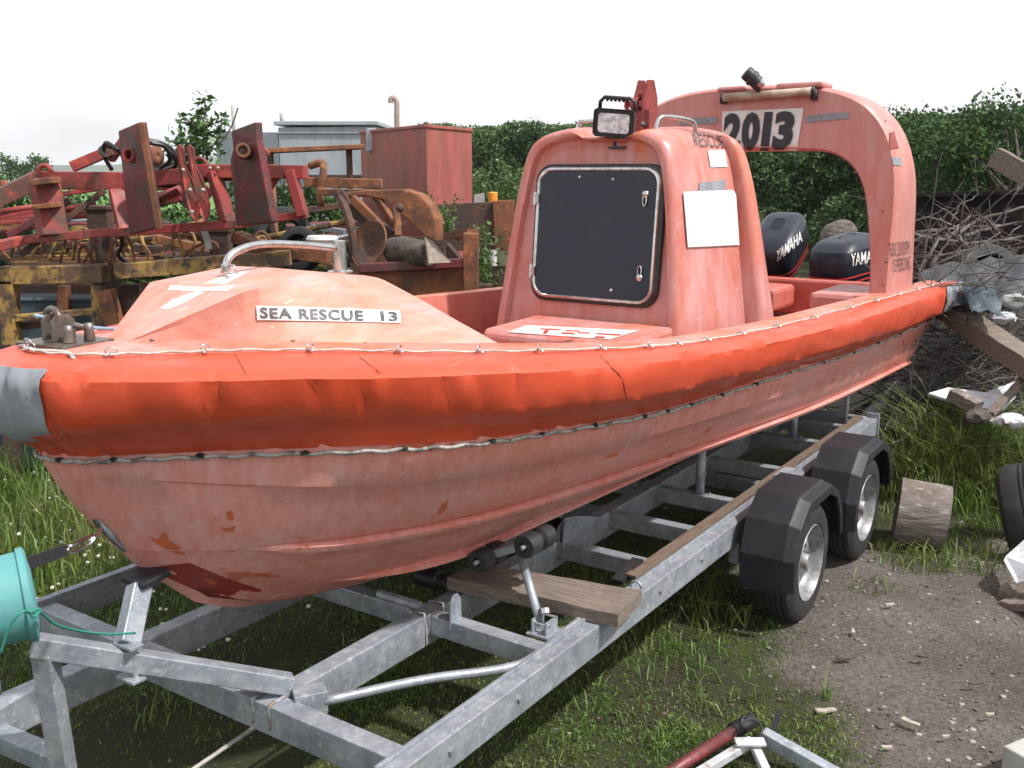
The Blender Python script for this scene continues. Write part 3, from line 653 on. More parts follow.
# front step with sticker
stp = MB().prism([(2.58,.29,1.10),(3.14,.29,1.10),(3.14,.29,1.345),(2.62,.29,1.330),(2.59,.29,1.31)], (0,-.79,0)).build('cabin_step', M['cabin'], boat, bevel=.02)
patch('step_sticker', [(527,325.5),(639,331),(610,340),(508,332.5)], stp, M['whitered'], .003, 6)
poly_patch('sticker_print', [[(540,328.2),(560,329),(559,330),(541,329.2)],[(545,330),(549,330),(547,333),(543,333)],[(566,330),(580,330.4),(579,331.4),(566,331)],[(562,332.2),(575,333),(574,334.2),(561,333.4)],[(578,332),(590,332.4),(589,333.4),(578,333)],[(597,333),(622,334.4),(620,335.4),(596,334)],[(548,335.4),(575,336.6),(574,337.4),(547,336.2)],[(596,336),(606,336.6),(604,338),(594,337.4)]], stp, M['redink'], .028)
# hatch: frame, dark acrylic, hinges, latches
def rr_pts(w_, h_, r_, n=6):
    pts = []
    for cx, cy, a0 in ((w_/2-r_, h_/2-r_, 0), (-w_/2+r_, h_/2-r_, 90), (-w_/2+r_, -h_/2+r_, 180), (w_/2-r_, -h_/2+r_, 270)):
        for k in range(n+1):
            a = R(a0+90*k/n); pts.append((cx+r_*math.cos(a), cy+r_*math.sin(a)))
    return pts
hm = Matrix.Translation(V((3.085+LN*.55, -.032, 1.762))) @ Matrix.Rotation(math.atan(LN), 4, 'Y')
def hp(y, z, x): return hm @ V((x, y, z))
mb = MB(); o1 = rr_pts(.70,.665,.085); o2 = rr_pts(.655,.62,.068)
frame = [[hp(y, z, -.035) for y, z in o1], [hp(y, z, -.05) for y, z in rr_pts(.688,.653,.08)], [hp(y, z, -.052) for y, z in rr_pts(.668,.633,.072)], [hp(y, z, -.044) for y, z in o2]]
mb.grid([[hp(y, z, .03) for y, z in o1]]+frame, wrap=True)
hatch = mb.build('hatch', M['steel'], boat, smooth=True, autosm=35)
mb = MB(); P = [hp(y, z, -.047) for y, z in rr_pts(.657,.622,.069)]; mb.add(P, [tuple(range(len(P)))]); mb.build('hatch_pane', M['hatch'], hatch)
mb = MB(); mb.grid([[hp(y*1.05, z*1.05, .02) for y, z in o1], [hp(y*1.04, z*1.04, -.028) for y, z in o1], [hp(y, z, -.032) for y, z in o1]], wrap=True); mb.build('hatch_gasket', M['black'], hatch, smooth=True)
for zz in (.17, -.2):
    MB().box(hp(.345, zz, -.052), (.016,.035,.05)).tube([hp(.352,zz-.035,-.056), hp(.352,zz+.035,-.056)], .007, 8).build('hatch_hinge', M['steel'], hatch, bevel=.002)
for zz, sg in ((.20, -1), (-.2, 1)):
    l_ = MB().lathe([(0,.018),(.008,.018),(.012,.012),(.013,.0001)], hp(-.275, zz, -.047), (-1,0,0), 16, closed=False)
    ring = [hp(-.275+.010*math.cos(a), zz+sg*.03+(.028)*math.sin(a), -.055) for a in [2*math.pi*k/12 for k in range(12)]]
    l_.tube(ring, .0035, 6, closed=True); l_.build('hatch_latch', M['steel'], hatch, smooth=True)
for yy, zz in ((-.09,.27),(-.12,-.27),(.10,.28)):
    MB().lathe([(0,.008),(.004,.006),(.005,.0001)], hp(yy, zz, -.047), (-1,0,0), 10, closed=False).build('hatch_screw', M['steel'], hatch, smooth=True)
# stickers on cabin side
patch('blank_panel', [(682,192),(734.5,190),(738,245),(686.5,247.5)], cabin, M['white'], .008)
patch('small_sticker', [(707,151),(724,150),(727,167),(710,167.5)], cabin, M['white'], .004, 5)
patch('tape_strip', [(699,183),(725,180),(725,190),(698,192)], cabin, M['greypatch'], .004, 5)
text_on('stencil_lettering', 'RESCUE', [(692,133.5),(722,136),(725,148.5),(695,146.5)], cabin, M['signink'], .007, bold=.0)
patch('tape_strip', [(735,166),(742,168),(742,176),(736,175)], cabin, M['cabin'], .004, 3)
# roof rails
def roof_rail(x, y0, y1, z, h):
    pts = curve([(x,y0,z-.03),(x+.02,y0-.0,z+h*.6),(x+.02,y0+(y1-y0)*.12,z+h),(x+.02,y0+(y1-y0)*.6,z+h*1.05),(x+.02,y1-(y1-y0)*.05,z+h*.95),(x+.02,y1,z-.03)], 5)
    return MB().tube(pts, .010, 8)
roof_rail(3.36,.235,.05,2.265,.06).build('roof_rail', M['steel'], cabin, smooth=True)
MB().tube(curve([(3.34,-.235,2.23),(3.345,-.24,2.29),(3.37,-.25,2.335),(3.48,-.28,2.338),(3.62,-.30,2.325),(3.66,-.305,2.29),(3.665,-.31,2.20)],5), .0115, 8).build('roof_rail', M['steel'], cabin, smooth=True)
# search light
lx_, ly_, lz_ = 3.17, -.105, 2.305
lm = Matrix.Translation(V((lx_, ly_, lz_))) @ Matrix.Rotation(R(14), 4, 'Z') @ Matrix.Rotation(R(5), 4, 'X') @ Matrix.Rotation(R(-6), 4, 'Y')
def lp(x, y, z): return lm @ V((x, y, z))
mb = MB(); prf = rr_pts(.205,.135,.022,4)
mb.grid([[lp(-.035,y*.93,z*.9) for y,z in prf],[lp(-.045,y,z) for y,z in prf],[lp(-.03,y,z) for y,z in prf],[lp(.02,y*.92,z*.9) for y,z in prf],[lp(.05,y*.6,z*.6) for y,z in prf]], wrap=True)
P = [lp(.05,y*.6,z*.6) for y,z in prf]; mb.add(P, [tuple(range(len(P)))])
sl = mb.build('search_light', M['black'], boat, smooth=True, autosm=35)
P = [lp(-.034,y*.93,z*.9) for y,z in prf]; mb = MB(); mb.add(P, [tuple(range(len(P)))])
mb.build('light_surround', M['black'], sl)
mb = MB(); P = [lp(-.042,y*.76,z*.68) for y,z in prf]; mb.add(P, [tuple(range(len(P)))]); mb.build('light_lens', M['lens'], sl)
mb = MB(); mb.tube([lp(0,.085,.06), lp(0,.085,.095), lp(-.002,.065,.117), lp(0,-.065,.117), lp(0,-.088,.10), lp(0,-.092,.05)], .010, 8)
for k in range(6): mb.blob(lp(0,.05-.02*k,.106), .009, 1, 0)
mb.build('light_handle', M['black'], sl, smooth=True)
MB().tube([lp(.01,0,-.06), lp(.01,.0,-.11)], .008, 8).tube([lp(.01,-.045,-.05), lp(.02,-.035,-.12)], .007, 8).box(lp(.015,-.02,-.118), (.05,.09,.01)).build('light_bracket', M['black'], sl)
# red lifting hook
hx, hy = 3.50, -.055
hk = MB()
for yy in (-.028, .022):
    hk.prism([(hx-.04,hy+yy-.02,2.22),(hx+.05,hy+yy-.06,2.22),(hx+.045,hy+yy-.06,2.44),(hx+.02,hy+yy-.05,2.53),(hx-.01,hy+yy-.03,2.53),(hx-.03,hy+yy-.01,2.42)], (0,.009,0))
hk.lathe([(-.02,.035),(.02,.035)], (hx-.02,hy+.0,2.41), (0,1,0), 16, closed=False)
hk.box((hx-.015,hy+.005,2.41), (.05,.07,.03)).box((hx,hy-.03,2.33), (.06,.10,.10)).box((hx,hy+.01,2.27), (.12,.12,.05))
hook = hk.build('lifting_hook', M['redpaint'], boat, bevel=.002)
MB().tube(curve([(hx-.03,hy-.0,2.41),(hx-.05,hy+.03,2.44),(hx-.04,hy+.05,2.40),(hx-.03,hy+.03,2.37)],5), .010, 8).tube([(hx-.02,hy+.10,2.34),(hx-.02,hy-.02,2.34)], .007, 8).tube([(hx-.03,hy+.09,2.30),(hx-.03,hy+.10,2.345)], .006, 6).build('hook_jaw', M['redpaint'], hook, smooth=True)
MB().lathe([(0,.012),(.01,.012),(.011,.0001)], (hx-.035,hy-.05,2.31), (-1,-.3,0), 10, closed=False).build('hook_bolt', M['steel'], hook)
MB().tube(curve([(3.34,-.18,2.235),(3.38,-.14,2.24),(3.44,-.12,2.25),(3.5,-.14,2.26)],4), .03, 10).build('hook_base', M['redpaint'], hook, smooth=True)

# arch ---------------------------------------------------------------------
def sp(pts, k=6): return curve(pts, k)
outp = sp([(0,-.99,1.285),(0,-.985,1.6),(0,-.98,1.95),(0,-.95,2.15),(0,-.88,2.33),(0,-.76,2.47),(0,-.60,2.555),(0,-.40,2.60),(0,-.2,2.615),(0,0,2.62),(0,.2,2.615),(0,.40,2.60),(0,.60,2.555),(0,.76,2.47),(0,.88,2.33),(0,.95,2.15),(0,.98,1.95),(0,.985,1.6),(0,.99,1.285)], 5)
inp = sp([(0,-.865,1.285),(0,-.845,1.55),(0,-.80,1.85),(0,-.755,2.0),(0,-.69,2.10),(0,-.60,2.165),(0,-.50,2.195),(0,-.35,2.205),(0,-.18,2.208),(0,0,2.208),(0,.18,2.208),(0,.35,2.205),(0,.50,2.195),(0,.60,2.165),(0,.69,2.10),(0,.755,2.0),(0,.80,1.85),(0,.845,1.55),(0,.865,1.285)], 5)
rr = []
for o_, i_ in zip(outp, inp):
    z = o_.z; xf = 5.09+.06*(z-1.3); ln = .62-.22*max(0,(z-1.3)/1.3)
    xb = xf+ln; dir_ = (o_-i_).normalized()
    a = V((xf, i_.y, i_.z)); b = V((xf, o_.y, o_.z))
    e = dir_*.022
    row = [V((xf+.03, i_.y, i_.z)), V((xf, i_.y, i_.z))+dir_*.015, b-e, b-e*.35+V((.012,0,0)), V((xf+.04, o_.y, o_.z))]
    row += [V((xf+ln*.5, o_.y, o_.z))+dir_*.004, V((xb-.03, o_.y, o_.z)), V((xb, o_.y, o_.z))-e*.7, V((xb, i_.y, i_.z))+dir_*.01, V((xb-.02, i_.y, i_.z)), V((xf+ln*.5, i_.y, i_.z))]
    rr.append(row)
mb = MB(); mb.grid(rr, wrap=True)
mb.add(rr[0], [tuple(range(len(rr[0])))]); mb.add(rr[-1], [tuple(range(len(rr[0])))])
arch = mb.build('arch', M['arch'], boat, smooth=True, autosm=40)
MB().box((5.30,-.92,1.315),(.7,.22,.035)).build('arch_foot', M['deck'], arch, bevel=.012); MB().box((5.42,.92,1.315),(.62,.22,.035)).build('arch_foot', M['deck'], arch, bevel=.012)
patch('number_sign', [(722.5,111.5),(804,108),(797,150),(722.5,152)], arch, M['white'], .004)
text_on('number_lettering', '2', [(725,113.5),(743,112.5),(740,150.5),(722,151)], arch, M['ink'], .008, bold=.06)
text_on('number_lettering', '0', [(743.5,112.5),(762,111.8),(758.5,149.8),(740.5,150)], arch, M['ink'], .008, bold=.06)
text_on('number_lettering', 'I', [(765,112),(773.5,111.8),(769,149.8),(760.5,150)], arch, M['ink'], .008, bold=.0)
text_on('number_lettering', '3', [(776.5,111.5),(797,110.5),(791.5,149),(771.5,149.6)], arch, M['ink'], .008, bold=.06)
patch('tape_strip', [(806,116),(849,112),(849,118.5),(806,122.5)], arch, M['greypatch'], .004, 6)
patch('tape_strip', [(680,119),(718,117),(718,123),(680,125)], arch, M['greypatch'], .004, 6)
patch('red_reflector', [(889,133),(893.5,131.5),(898.5,148.5),(890,149)], arch, M['redpaint'], .004, 4)
patch('tape_strip', [(891.5,157),(900.5,158),(901,166),(893,165)], arch, M['greypatch'], .004, 4)
text_on('capacity_lettering', '6.00·2.30·0.87M', [(889,242.5),(908.5,240.5),(909.5,254),(890,256.5)], arch, M['ink'], .007, bold=-.004)
text_on('capacity_lettering', '15 PERSONS', [(892,259),(909,256),(910,269),(893,272)], arch, M['ink'], .007, bold=-.004)
for (u,v) in ((885,121),(883,211),(883,285),(886,262)):
    h = bvh_of(arch).ray_cast(MINV @ CAM, (MINV.to_3x3() @ ray(u,v)).normalized())
    if h[0]: MB().blob(h[0], .008, 1, 0, 1).build('arch_bolt', M['rust'], arch, smooth=True)
# antenna bar + lamp on arch
br = MB().tube([(5.12,.16,2.545),(5.12,-.42,2.563)], .026, 12).build('roller_bar', mat('aged_ivory_tube',(.42,.33,.25),.6,c2=(.3,.2,.14),s2=12), boat, smooth=True)
for yy in (.17,-.43): MB().blob((5.125,yy,2.552-.03*yy), .028, 2, .15, 2, squash=(.9,.6,1.1)).box((5.15,yy,2.54),(.05,.035,.06)).build('bar_clamp', M['black'], br, smooth=True)
MB().box((5.25,-.33,2.605),(.22,.30,.035)).box((5.25,.12,2.603),(.22,.2,.03)).build('arch_pad', M['arch'], arch, bevel=.014)
lamp = MB().lathe([(0,.0001),(0,.044),(.07,.044),(.075,.052),(.095,.052),(.10,.046),(.14,.046),(.148,.036),(.149,.0001)], (5.12,-.10,2.60), (-.35,.62,.62), 20, closed=False).build('nav_light', M['black'], boat, smooth=True, autosm=40)
MB().lathe([(.03,.0375),(.068,.0375)], (5.12,-.135,2.59), (-.35,.62,.62), 20, closed=False).build('nav_light_band', M['steel'], lamp, smooth=True)

# ------------------------------------------------------------------ outboards
def outboard(label, x, y, z, tilt, yaw, txt, side_txt):
    r_ = thing('outboard_motor', label, 'outboard motor', LW(x, y, z), ROT+yaw, 'twin outboard motors')
    r_.rotation_euler = Euler((0, tilt, ROT+yaw))
    mb = MB(); rows = []
    for zz, sx, sy, ox in ((-.26,.22,.135,.0),(-.22,.27,.165,.0),(-.12,.30,.18,.01),(0,.305,.19,.01),(.07,.29,.185,.02),(.12,.25,.165,.03),(.145,.18,.12,.035),(.15,.08,.05,.035)):
        rows.append([V((ox+sx*math.copysign(abs(math.cos(a))**.5, math.cos(a)), sy*math.copysign(abs(math.sin(a))**.5, math.sin(a)), zz+.018*math.cos(a))) for a in [2*math.pi*(k+.5)/40 for k in range(40)]])
    mb.grid(rows, wrap=True); mb.add(rows[0], [tuple(range(40))]); mb.add(rows[-1], [tuple(range(40))])
    c = mb.build('engine_cowling', M['engine'], r_, smooth=True, autosm=50)
    mb = MB(); mb.grid([[p*1.004+V((0,0,.001)) for p in q] for q in rows[4:]], wrap=True); mb.build('cowling_top', M['enginetop'], c, smooth=True)
    mb = MB()
    for zz in (-.125, -.165):
        mb.grid([[V((0.01+.308*math.copysign(abs(math.cos(a))**.5, math.cos(a)), .190*math.copysign(abs(math.sin(a))**.5, math.sin(a)), z2+.018*math.cos(a))) for a in [2*math.pi*(k+.5)/40 for k in range(40)]] for z2 in (zz, zz+.010)], wrap=True)
    mb.build('red_stripe', M['redink'], c, smooth=True)
    if txt: text_on('cowling_lettering', side_txt, txt, c, M['white'], .004, bold=.02, shear=.3)
    MB().box((.02,0,-.42),(.22,.13,.36)).box((.08,0,-.75),(.12,.07,.4)).box((-.2,0,-.40),(.16,.20,.28)).build('midsection', M['engine'], r_, bevel=.02)
    MB().prism([(-.02,0,-.9),(.3,0,-.9),(.3,0,-.93),(.15,0,-1.15),(.08,0,-1.15),(-.05,0,-.96)], (0,.03,0)).build('skeg', M['engine'], r_, bevel=.004)
    return r_
outboard('black outboard motor tilted forward, partly behind the cabin', 6.78, .33, 1.50, R(-24), R(3), [(777,251),(800,231),(802,241),(777,262)], 'YAMAHA')
outboard('black outboard motor sitting level, seen through the arch opening', 6.62, -.26, 1.43, R(-3), R(-12), [(850.5,253.5),(880,249),(882,260),(852,266)], 'YAMAHA')

# ================================================================== TRAILER
tr_ = thing('boat_trailer', 'long galvanised twin axle boat trailer under the orange rescue boat', 'trailer', B0, ROT)
def cbar(a, b, w_, h_, name='crossmember', m='galv'):
    return MB().bar(a, b, w_, h_).build(name, M[m], tr_, bevel=.004)
PY, IY = -.90, .315
side = []
for s_ in (-1, 1):
    r_ = MB().bar((.50 if s_ < 0 else .56, s_*.90, .445), (5.28, s_*.90, .445), .062, .11).build('side_rail', M['galv'], tr_, bevel=.004); side.append(r_)
    MB().bar((.50, s_*.872, .507), (5.24, s_*.872, .507), .012, .012).build('rail_lip', M['galv'], r_, bevel=.002)
for y_ in (-.335, .335): MB().bar((.66 if y_ < 0 else .16, y_, .435), (5.10, y_, .435), .07, .12).build('inner_rail', M['galv'], tr_, bevel=.004)
MB().bar((.20,.335,.435), (-1.25,.06,.40), .07, .12).build('drawbar', M['galv'], tr_, bevel=.004)
MB().prism([(.05,.375,.495),(.17,.375,.495),(.17,.375,.53),(.145,.375,.56),(.11,.375,.568),(.07,.375,.55)], (0,.012,0)).build('lug_plate', M['galv'], tr_, bevel=.002)
cbar((.615,-.868,.440),(.615,.868,.440),.07,.10)
for x in (1.38, 2.27, 2.74, 3.22, 3.88, 4.55, 5.02):
    cbar((x,-.868,.452),(x,.868,.452),.06,.075)
for s_ in (-1,1): MB().box((5.295,s_*.9,.455),(.02,.08,.15)).build('end_plate', M['galv'], tr_, bevel=.003)
cbar((5.22,-.868,.47),(5.22,.868,.47),.05,.09)
# weld beads and U-bolts where the cross members meet the rails
for x in (.615, 1.38, 2.27, 2.74, 3.22, 3.88, 4.55):
    for y_ in (-.866, -.372, -.298, .298):
        if x < .7 and y_ == .298: continue
        q_ = [V((x-.034, y_, .41)), V((x-.035, y_, .492)), V((x+.035, y_, .492)), V((x+.034, y_, .41))]
        pts_ = []
        for k in range(3):
            for f in (0,.2,.4,.6,.8): pts_.append(q_[k]*(1-f)+q_[k+1]*f+V((random.uniform(-.002,.002),random.uniform(-.001,.003),random.uniform(-.002,.002))))
        MB().tube(pts_, .0065, 6).build('weld_bead', M['weld'], tr_, smooth=True)
for x in (1.38, 2.27):
    for y_ in (-.335,):
        ub = MB()
        for dx in (-.055,.055):
            ub.tube([(x+dx,y_-.03,.36),(x+dx,y_-.03,.505),(x+dx,y_+.03,.505),(x+dx,y_+.03,.36)], .006, 7)
        ub.build('u_bolt', M['steel'], tr_, smooth=True)
for x in (.75, 1.1, 1.75, 2.1, 2.5):
    MB().lathe([(0,.011),(.008,.010),(.009,.0001)], (x,-.931,.452), (0,-1,0), 6, closed=False).build('rail_bolt', M['weld'], side[0])
MB().tube(curve([(.62,-.84,.40),(1.0,-.855,.385),(1.5,-.85,.37),(2.1,-.857,.392),(2.7,-.85,.38)],6), .006, 6).build('wiring_cable', M['hose'], tr_, smooth=True)
# rusty angle along the port rail
MB().bar((2.02,-.838,.520),(5.18,-.838,.520),.045,.010).bar((2.02,-.859,.508),(5.18,-.859,.508),.006,.03).build('rusty_angle', M['wood_rail'] if 'wood_rail' in M else mat('brown_rail',(.15,.115,.09),.7,c2=(.13,.08,.055),s2=8,stretch=(1,6,6),bump=.2), tr_)
MB().bar((1.98,-.80,.50),(2.16,-.80,.53),.05,.02).build('black_pad', M['black'], tr_)
# brake pipe tube that bends to the side rail
MB().tube(curve([(.72,-.46,.47),(1.0,-.62,.465),(1.22,-.79,.46),(1.34,-.838,.47),(1.6,-.853,.497),(1.9,-.855,.50)],8), .016, 12).build('brace_tube', M['galv'], tr_, smooth=True)
MB().box((.70,-.42,.47),(.10,.07,.075),(0,0,R(-35))).build('tube_socket', M['galv'], tr_, bevel=.003)
# brake rods
MB().tube([(-.6,-.30,.30),(.9,-.15,.30),(2.2,-.12,.32),(3.4,-.1,.33)], .007, 8).build('brake_rod', M['rope_dirty'], tr_, smooth=True)
MB().tube([(1.30,-.137,.305),(1.38,-.134,.308)], .016, 10).build('rod_turnbuckle', M['galv'], tr_, smooth=True)
# winch post: leg, sloping arm, bow rest
a0 = V((.085,-.02,.795)); a1 = V((.68,-.36,.515))
MB().bar(a0-(a1-a0)*.02, a1, .05, .06).build('winch_arm', M['galv'], tr_, bevel=.004)
MB().bar((.10,-.02,.77), (.135,.0,.30), .055, .055).build('winch_post', M['galv'], tr_, bevel=.004)
MB().bar((.13,.02,.40), (.10,.34,.40), .06, .06).build('post_foot', M['galv'], tr_, bevel=.004)
MB().bar((.285,-.125,.745), (.385,-.06,.872), .055, .06, up=(1,0,0)).build('bow_rest_stem', M['galv'], tr_, bevel=.004)
MB().box((.415,-.05,.892),(.10,.11,.022),(0,R(-8),0)).build('bow_rest_pad', M['guard'], tr_, bevel=.006)
cl = MB().tube([(.285,-.155,.645),(.285,-.155,.755)], .009, 8); cl.box((.28,-.14,.752),(.045,.08,.010)).box((.28,-.14,.648),(.045,.08,.010)); cl.build('arm_clamp', M['galv'], tr_, bevel=.002)
# roller brackets and rollers
def roller(name, a, b, r_, parent=tr_):
    a = V(a); b = V(b); ax = b-a; l = ax.length
    o = MB().lathe([(0,r_*.35),(0,r_*.95),(l*.08,r_),(l*.40,r_),(l*.44,r_*.72),(l*.56,r_*.72),(l*.60,r_),(l*.92,r_),(l,r_*.95),(l,r_*.35)], a, ax, 20, closed=False).build(name, M['black'], parent, smooth=True, autosm=40)
    MB().tube([a-ax*.08, b+ax*.08], .009, 8).build('roller_pin', M['galv'], o, smooth=True)
    return o
def strut_pair(xf, yf, head, r_=.044):
    st = MB().tube([(xf,yf,.47), head], .016, 12).build('strut', M['galv'], tr_, smooth=True)
    MB().box((xf,yf-.028,.518),(.075,.008,.055)).box((xf,yf+.028,.518),(.075,.008,.055)).box((xf,yf,.493),(.10,.09,.010)).build('strut_bracket', M['galv'], st, bevel=.002)
    MB().tube([(xf-.02,yf-.035,.53),(xf-.02,yf+.035,.53)], .006, 8).tube([(xf+.02,yf-.035,.55),(xf+.02,yf+.035,.55)], .006, 8).tube([(xf,yf,.558),(xf+.008,yf+.008,.572)], .022, 10).build('strut_bolts', M['steel'], st)
    hx_, hy_, hz_ = head; sg = 1 if hy_ < 0 else -1
    MB().bar((hx_-.03,hy_+sg*.10,hz_-.035),(hx_+.01,hy_-sg*.06,hz_+.035),.06,.03).build('rocker', M['galv'], st, bevel=.003)
    roller('roller', (hx_-.085,hy_-sg*.08,hz_+.045),(hx_+.075,hy_-sg*.08,hz_+.045), r_)
    roller('roller', (hx_-.125,hy_+sg*.10,hz_-.04),(hx_+.02,hy_+sg*.10,hz_-.04), r_)
strut_pair(1.47,-.79,(1.61,-.585,.715))
strut_pair(1.47,.79,(1.61,.585,.715))
for (x, y_) in ((3.22,-.60),(4.55,-.62),(3.22,.60),(4.55,.62)):
    MB().tube([(x,y_,.46),(x,y_,.74 if x<4 else .70)], .024, 12).build('bunk_post', M['galv'], tr_, smooth=True)
    MB().tube(arcpts((x,y_-.02,.50), .035, -60, 200, 10, (0,1,0), (1,0,0)), .003, 5).build('post_clip', M['steel'], tr_, smooth=True)
for (x, y_) in ((1.38,-.47),(2.27,-.40)):
    MB().prism([(x-.035,y_,.455),(x+.035,y_,.455),(x+.03,y_,.56),(x+.012,y_,.585),(x-.012,y_,.585),(x-.03,y_,.56)], (0,.008,0)).build('roller_plate', M['galv'], tr_, bevel=.002)
MB().prism([(2.24,-.375,.45),(2.60,-.375,.45),(2.60,-.375,.50),(2.40,-.375,.565),(2.30,-.375,.585),(2.24,-.375,.56)], (0,.01,0)).build('keel_bracket', M['galv'], tr_, bevel=.002)
roller('keel_roller', (1.60,-.36,.50),(1.60,-.12,.50), .042)
roller('keel_roller', (2.36,-.30,.56),(2.36,-.05,.56), .055)
MB().tube([(1.38,-.30,.495),(1.38,-.10,.495)], .02, 8).build('roller_axle', M['galv'], tr_)
ringpts = [(.0,0)]
MB().tube(arcpts((1.95,-.90,.515), .022, 0, 180, 10, (0,1,0), (0,0,1)), .006, 8).build('lashing_eye', M['galv'], tr_, smooth=True)
MB().tube([(4.95,-.82,.50),(4.80,-.86,.80)], .012, 8).build('strap_rod', M['galv'], tr_, smooth=True)
# wheels and mudguards
def wheel(x, s_):
    yo = s_*1.205; yi = s_*1.02; r_ = .286; c = V((x, (yo+yi)/2, r_-.006)); ax = V((0, s_, 0)); hw = .0925
    prof_ = [(-hw,.185),(-hw,.225),(-hw*.92,.262),(-hw*.75,.281),(-hw*.55,r_),(-.042,r_),(-.041,r_-.007),(-.036,r_-.007),(-.035,r_),(-.013,r_+.001),(-.012,r_-.007),(-.007,r_-.007),(-.006,r_+.001),(.012,r_+.001),(.013,r_-.007),(.018,r_-.007),(.019,r_+.001),(.040,r_),(.041,r_-.007),(.046,r_-.007),(.047,r_),(hw*.55,r_),(hw*.75,.281),(hw*.92,.262),(hw,.230),(hw*.98,.19),(hw*.85,.178),(-hw*.85,.178)]
    w_ = bpy.data.objects.new('wheel', None); COL.objects.link(w_); w_.parent = tr_; w_.location = c; w_.empty_display_size = .05
    MB().lathe(prof_, (0,0,0), ax, 64).build('tyre', M['rubber'], w_, smooth=True, autosm=35)
    rim = MB().lathe([(hw*.90,.184),(hw*.98,.180),(hw*.90,.174),(hw*.55,.166),(hw*.30,.160),(hw*.16,.148),(hw*.22,.130),(hw*.44,.112),(hw*.50,.088),(hw*.42,.062),(hw*.40,.03),(hw*.40,.0001)], (0,0,0), ax, 48, closed=False)
    rim.lathe([(-hw*.9,.184),(-hw*.9,.165),(hw*.3,.162)], (0,0,0), ax, 32, closed=False)
    rim = rim.build('rim', M['rim'], w_, smooth=True, autosm=40)
    MB().lathe([(hw*.35,.042),(hw*.75,.040),(hw*.85,.034),(hw*.86,.0001)], (0,0,0), ax, 24, closed=False).build('hub_cap', M['weld'], w_, smooth=True, autosm=40)
    for k in range(5):
        a = 2*math.pi*k/5+.3
        MB().lathe([(hw*.45,.0115),(hw*.45+.018,.010),(hw*.45+.020,.0001)], (math.cos(a)*.078,0,math.sin(a)*.078), ax, 6, closed=False).build('wheel_nut', M['steel'], w_)
    mb = MB()
    for k in range(10):
        a = 2*math.pi*(k+.5)/10; e = V((math.cos(a),0,math.sin(a))); f = V((-math.sin(a),0,math.cos(a)))
        mb.add([e*.118+f*.012+ax*(hw*.42), e*.118-f*.012+ax*(hw*.42), e*.140-f*.014+ax*(hw*.235), e*.140+f*.014+ax*(hw*.235)], [(0,1,2,3)])
    mb.build('rim_slots', M['black'], w_)
def guard(x, s_):
    yo, yi = s_*1.238, s_*.985
    P = [(-.345,.25),(-.35,.40),(-.295,.55),(-.17,.645),(.14,.65),(.275,.58),(.37,.45),(.385,.33)]
    Q = [(-.305,.25),(-.305,.385),(-.26,.49),(-.145,.585),(.12,.59),(.24,.54),(.315,.42),(.335,.33)]
    mb = MB(); rows = []
    for (px_, pz), (qx, qz) in zip(P, Q):
        rows.append([V((x+px_, yi, pz)), V((x+px_, yo-s_*.055, pz)), V((x+px_*.94+qx*.06, yo-s_*.045, pz-.006*(pz>.3))), V((x+px_*.70+qx*.30, yo-s_*.004, pz*.72+qz*.28)), V((x+qx, yo, qz)), V((x+qx, yo-s_*.012, qz-.003)), V((x+px_*.97, yo-s_*.07, pz-.02)), V((x+px_*.97, yi, pz-.02))])
    mb.grid(rows)
    g_ = mb.build('mudguard', M['guard'], tr_, bevel=.028, smooth=True)
    bv_m = g_.modifiers['bevel']; bv_m.angle_limit = R(14); bv_m.segments = 4; bv_m.harden_normals = True
    MB().grid([[V((x+a*.97, yi, b-.004)), V((x+a*.5, yi, min(b,.45)))] for a, b in P]).build('guard_back', M['guard'], g_)
for x in (3.15, 4.09):
    for s_ in (-1, 1): wheel(x, s_); guard(x, s_)
    MB().bar((x,-1.02,.285),(x,1.02,.285),.07,.07).build('axle', M['galv'], tr_, bevel=.006)
    for s_ in (-1, 1): MB().box((x-.08,s_*.905,.34),(.28,.05,.12)).build('suspension_bracket', M['galv'], tr_, bevel=.006)
MB().box((3.5,-.93,.58),(.18,.05,.02)).build('guard_bracket', M['galv'], tr_)

# plank lying across the trailer
pl_ = MB(); p0 = gnd(478,563,.558); p1 = gnd(642,590,.558); p2 = gnd(618,614,.558); p3 = gnd(447,577,.558)
pts = [p0, p1, p2, p3]; rows = []
def lerp(a,b,f): return a*(1-f)+b*f
for k in range(13):
    f = k/12; dz = mnoise.noise(V((f*4,1,2)))*.004
    a = lerp(p3,p2,f); b = lerp(p0,p1,f); 
    j = V((mnoise.noise(V((f*9,5,1)))*.006, mnoise.noise(V((f*9,8,1)))*.006, 0))
    rows.append([a+j+V((0,0,dz-.052)), a+j+V((0,0,dz)), lerp(a,b,.33)+V((0,0,dz+.002)), lerp(a,b,.66)+V((0,0,dz)), b+j+V((0,0,dz)), b+j+V((0,0,dz-.052))])
pl_.grid(rows, wrap=True)
for r_ in (rows[0], rows[-1]): pl_.add(r_, [tuple(range(6))])
ctr = (p0+p2)/2; ctr.z = .51; base = Matrix.Translation(ctr)@Matrix.Rotation(ROT-math.pi/2+.0,4,'Z')
o = MB(); o.v = [base.inverted()@v for v in pl_.v]; o.f = pl_.f
o = o.build('wooden_plank', M['wood'], bevel=.003); o.location = ctr; o.rotation_euler = (0,0,ROT-math.pi/2)
setp(o, 'weathered grey-brown timber plank lying across the trailer rails', 'plank')

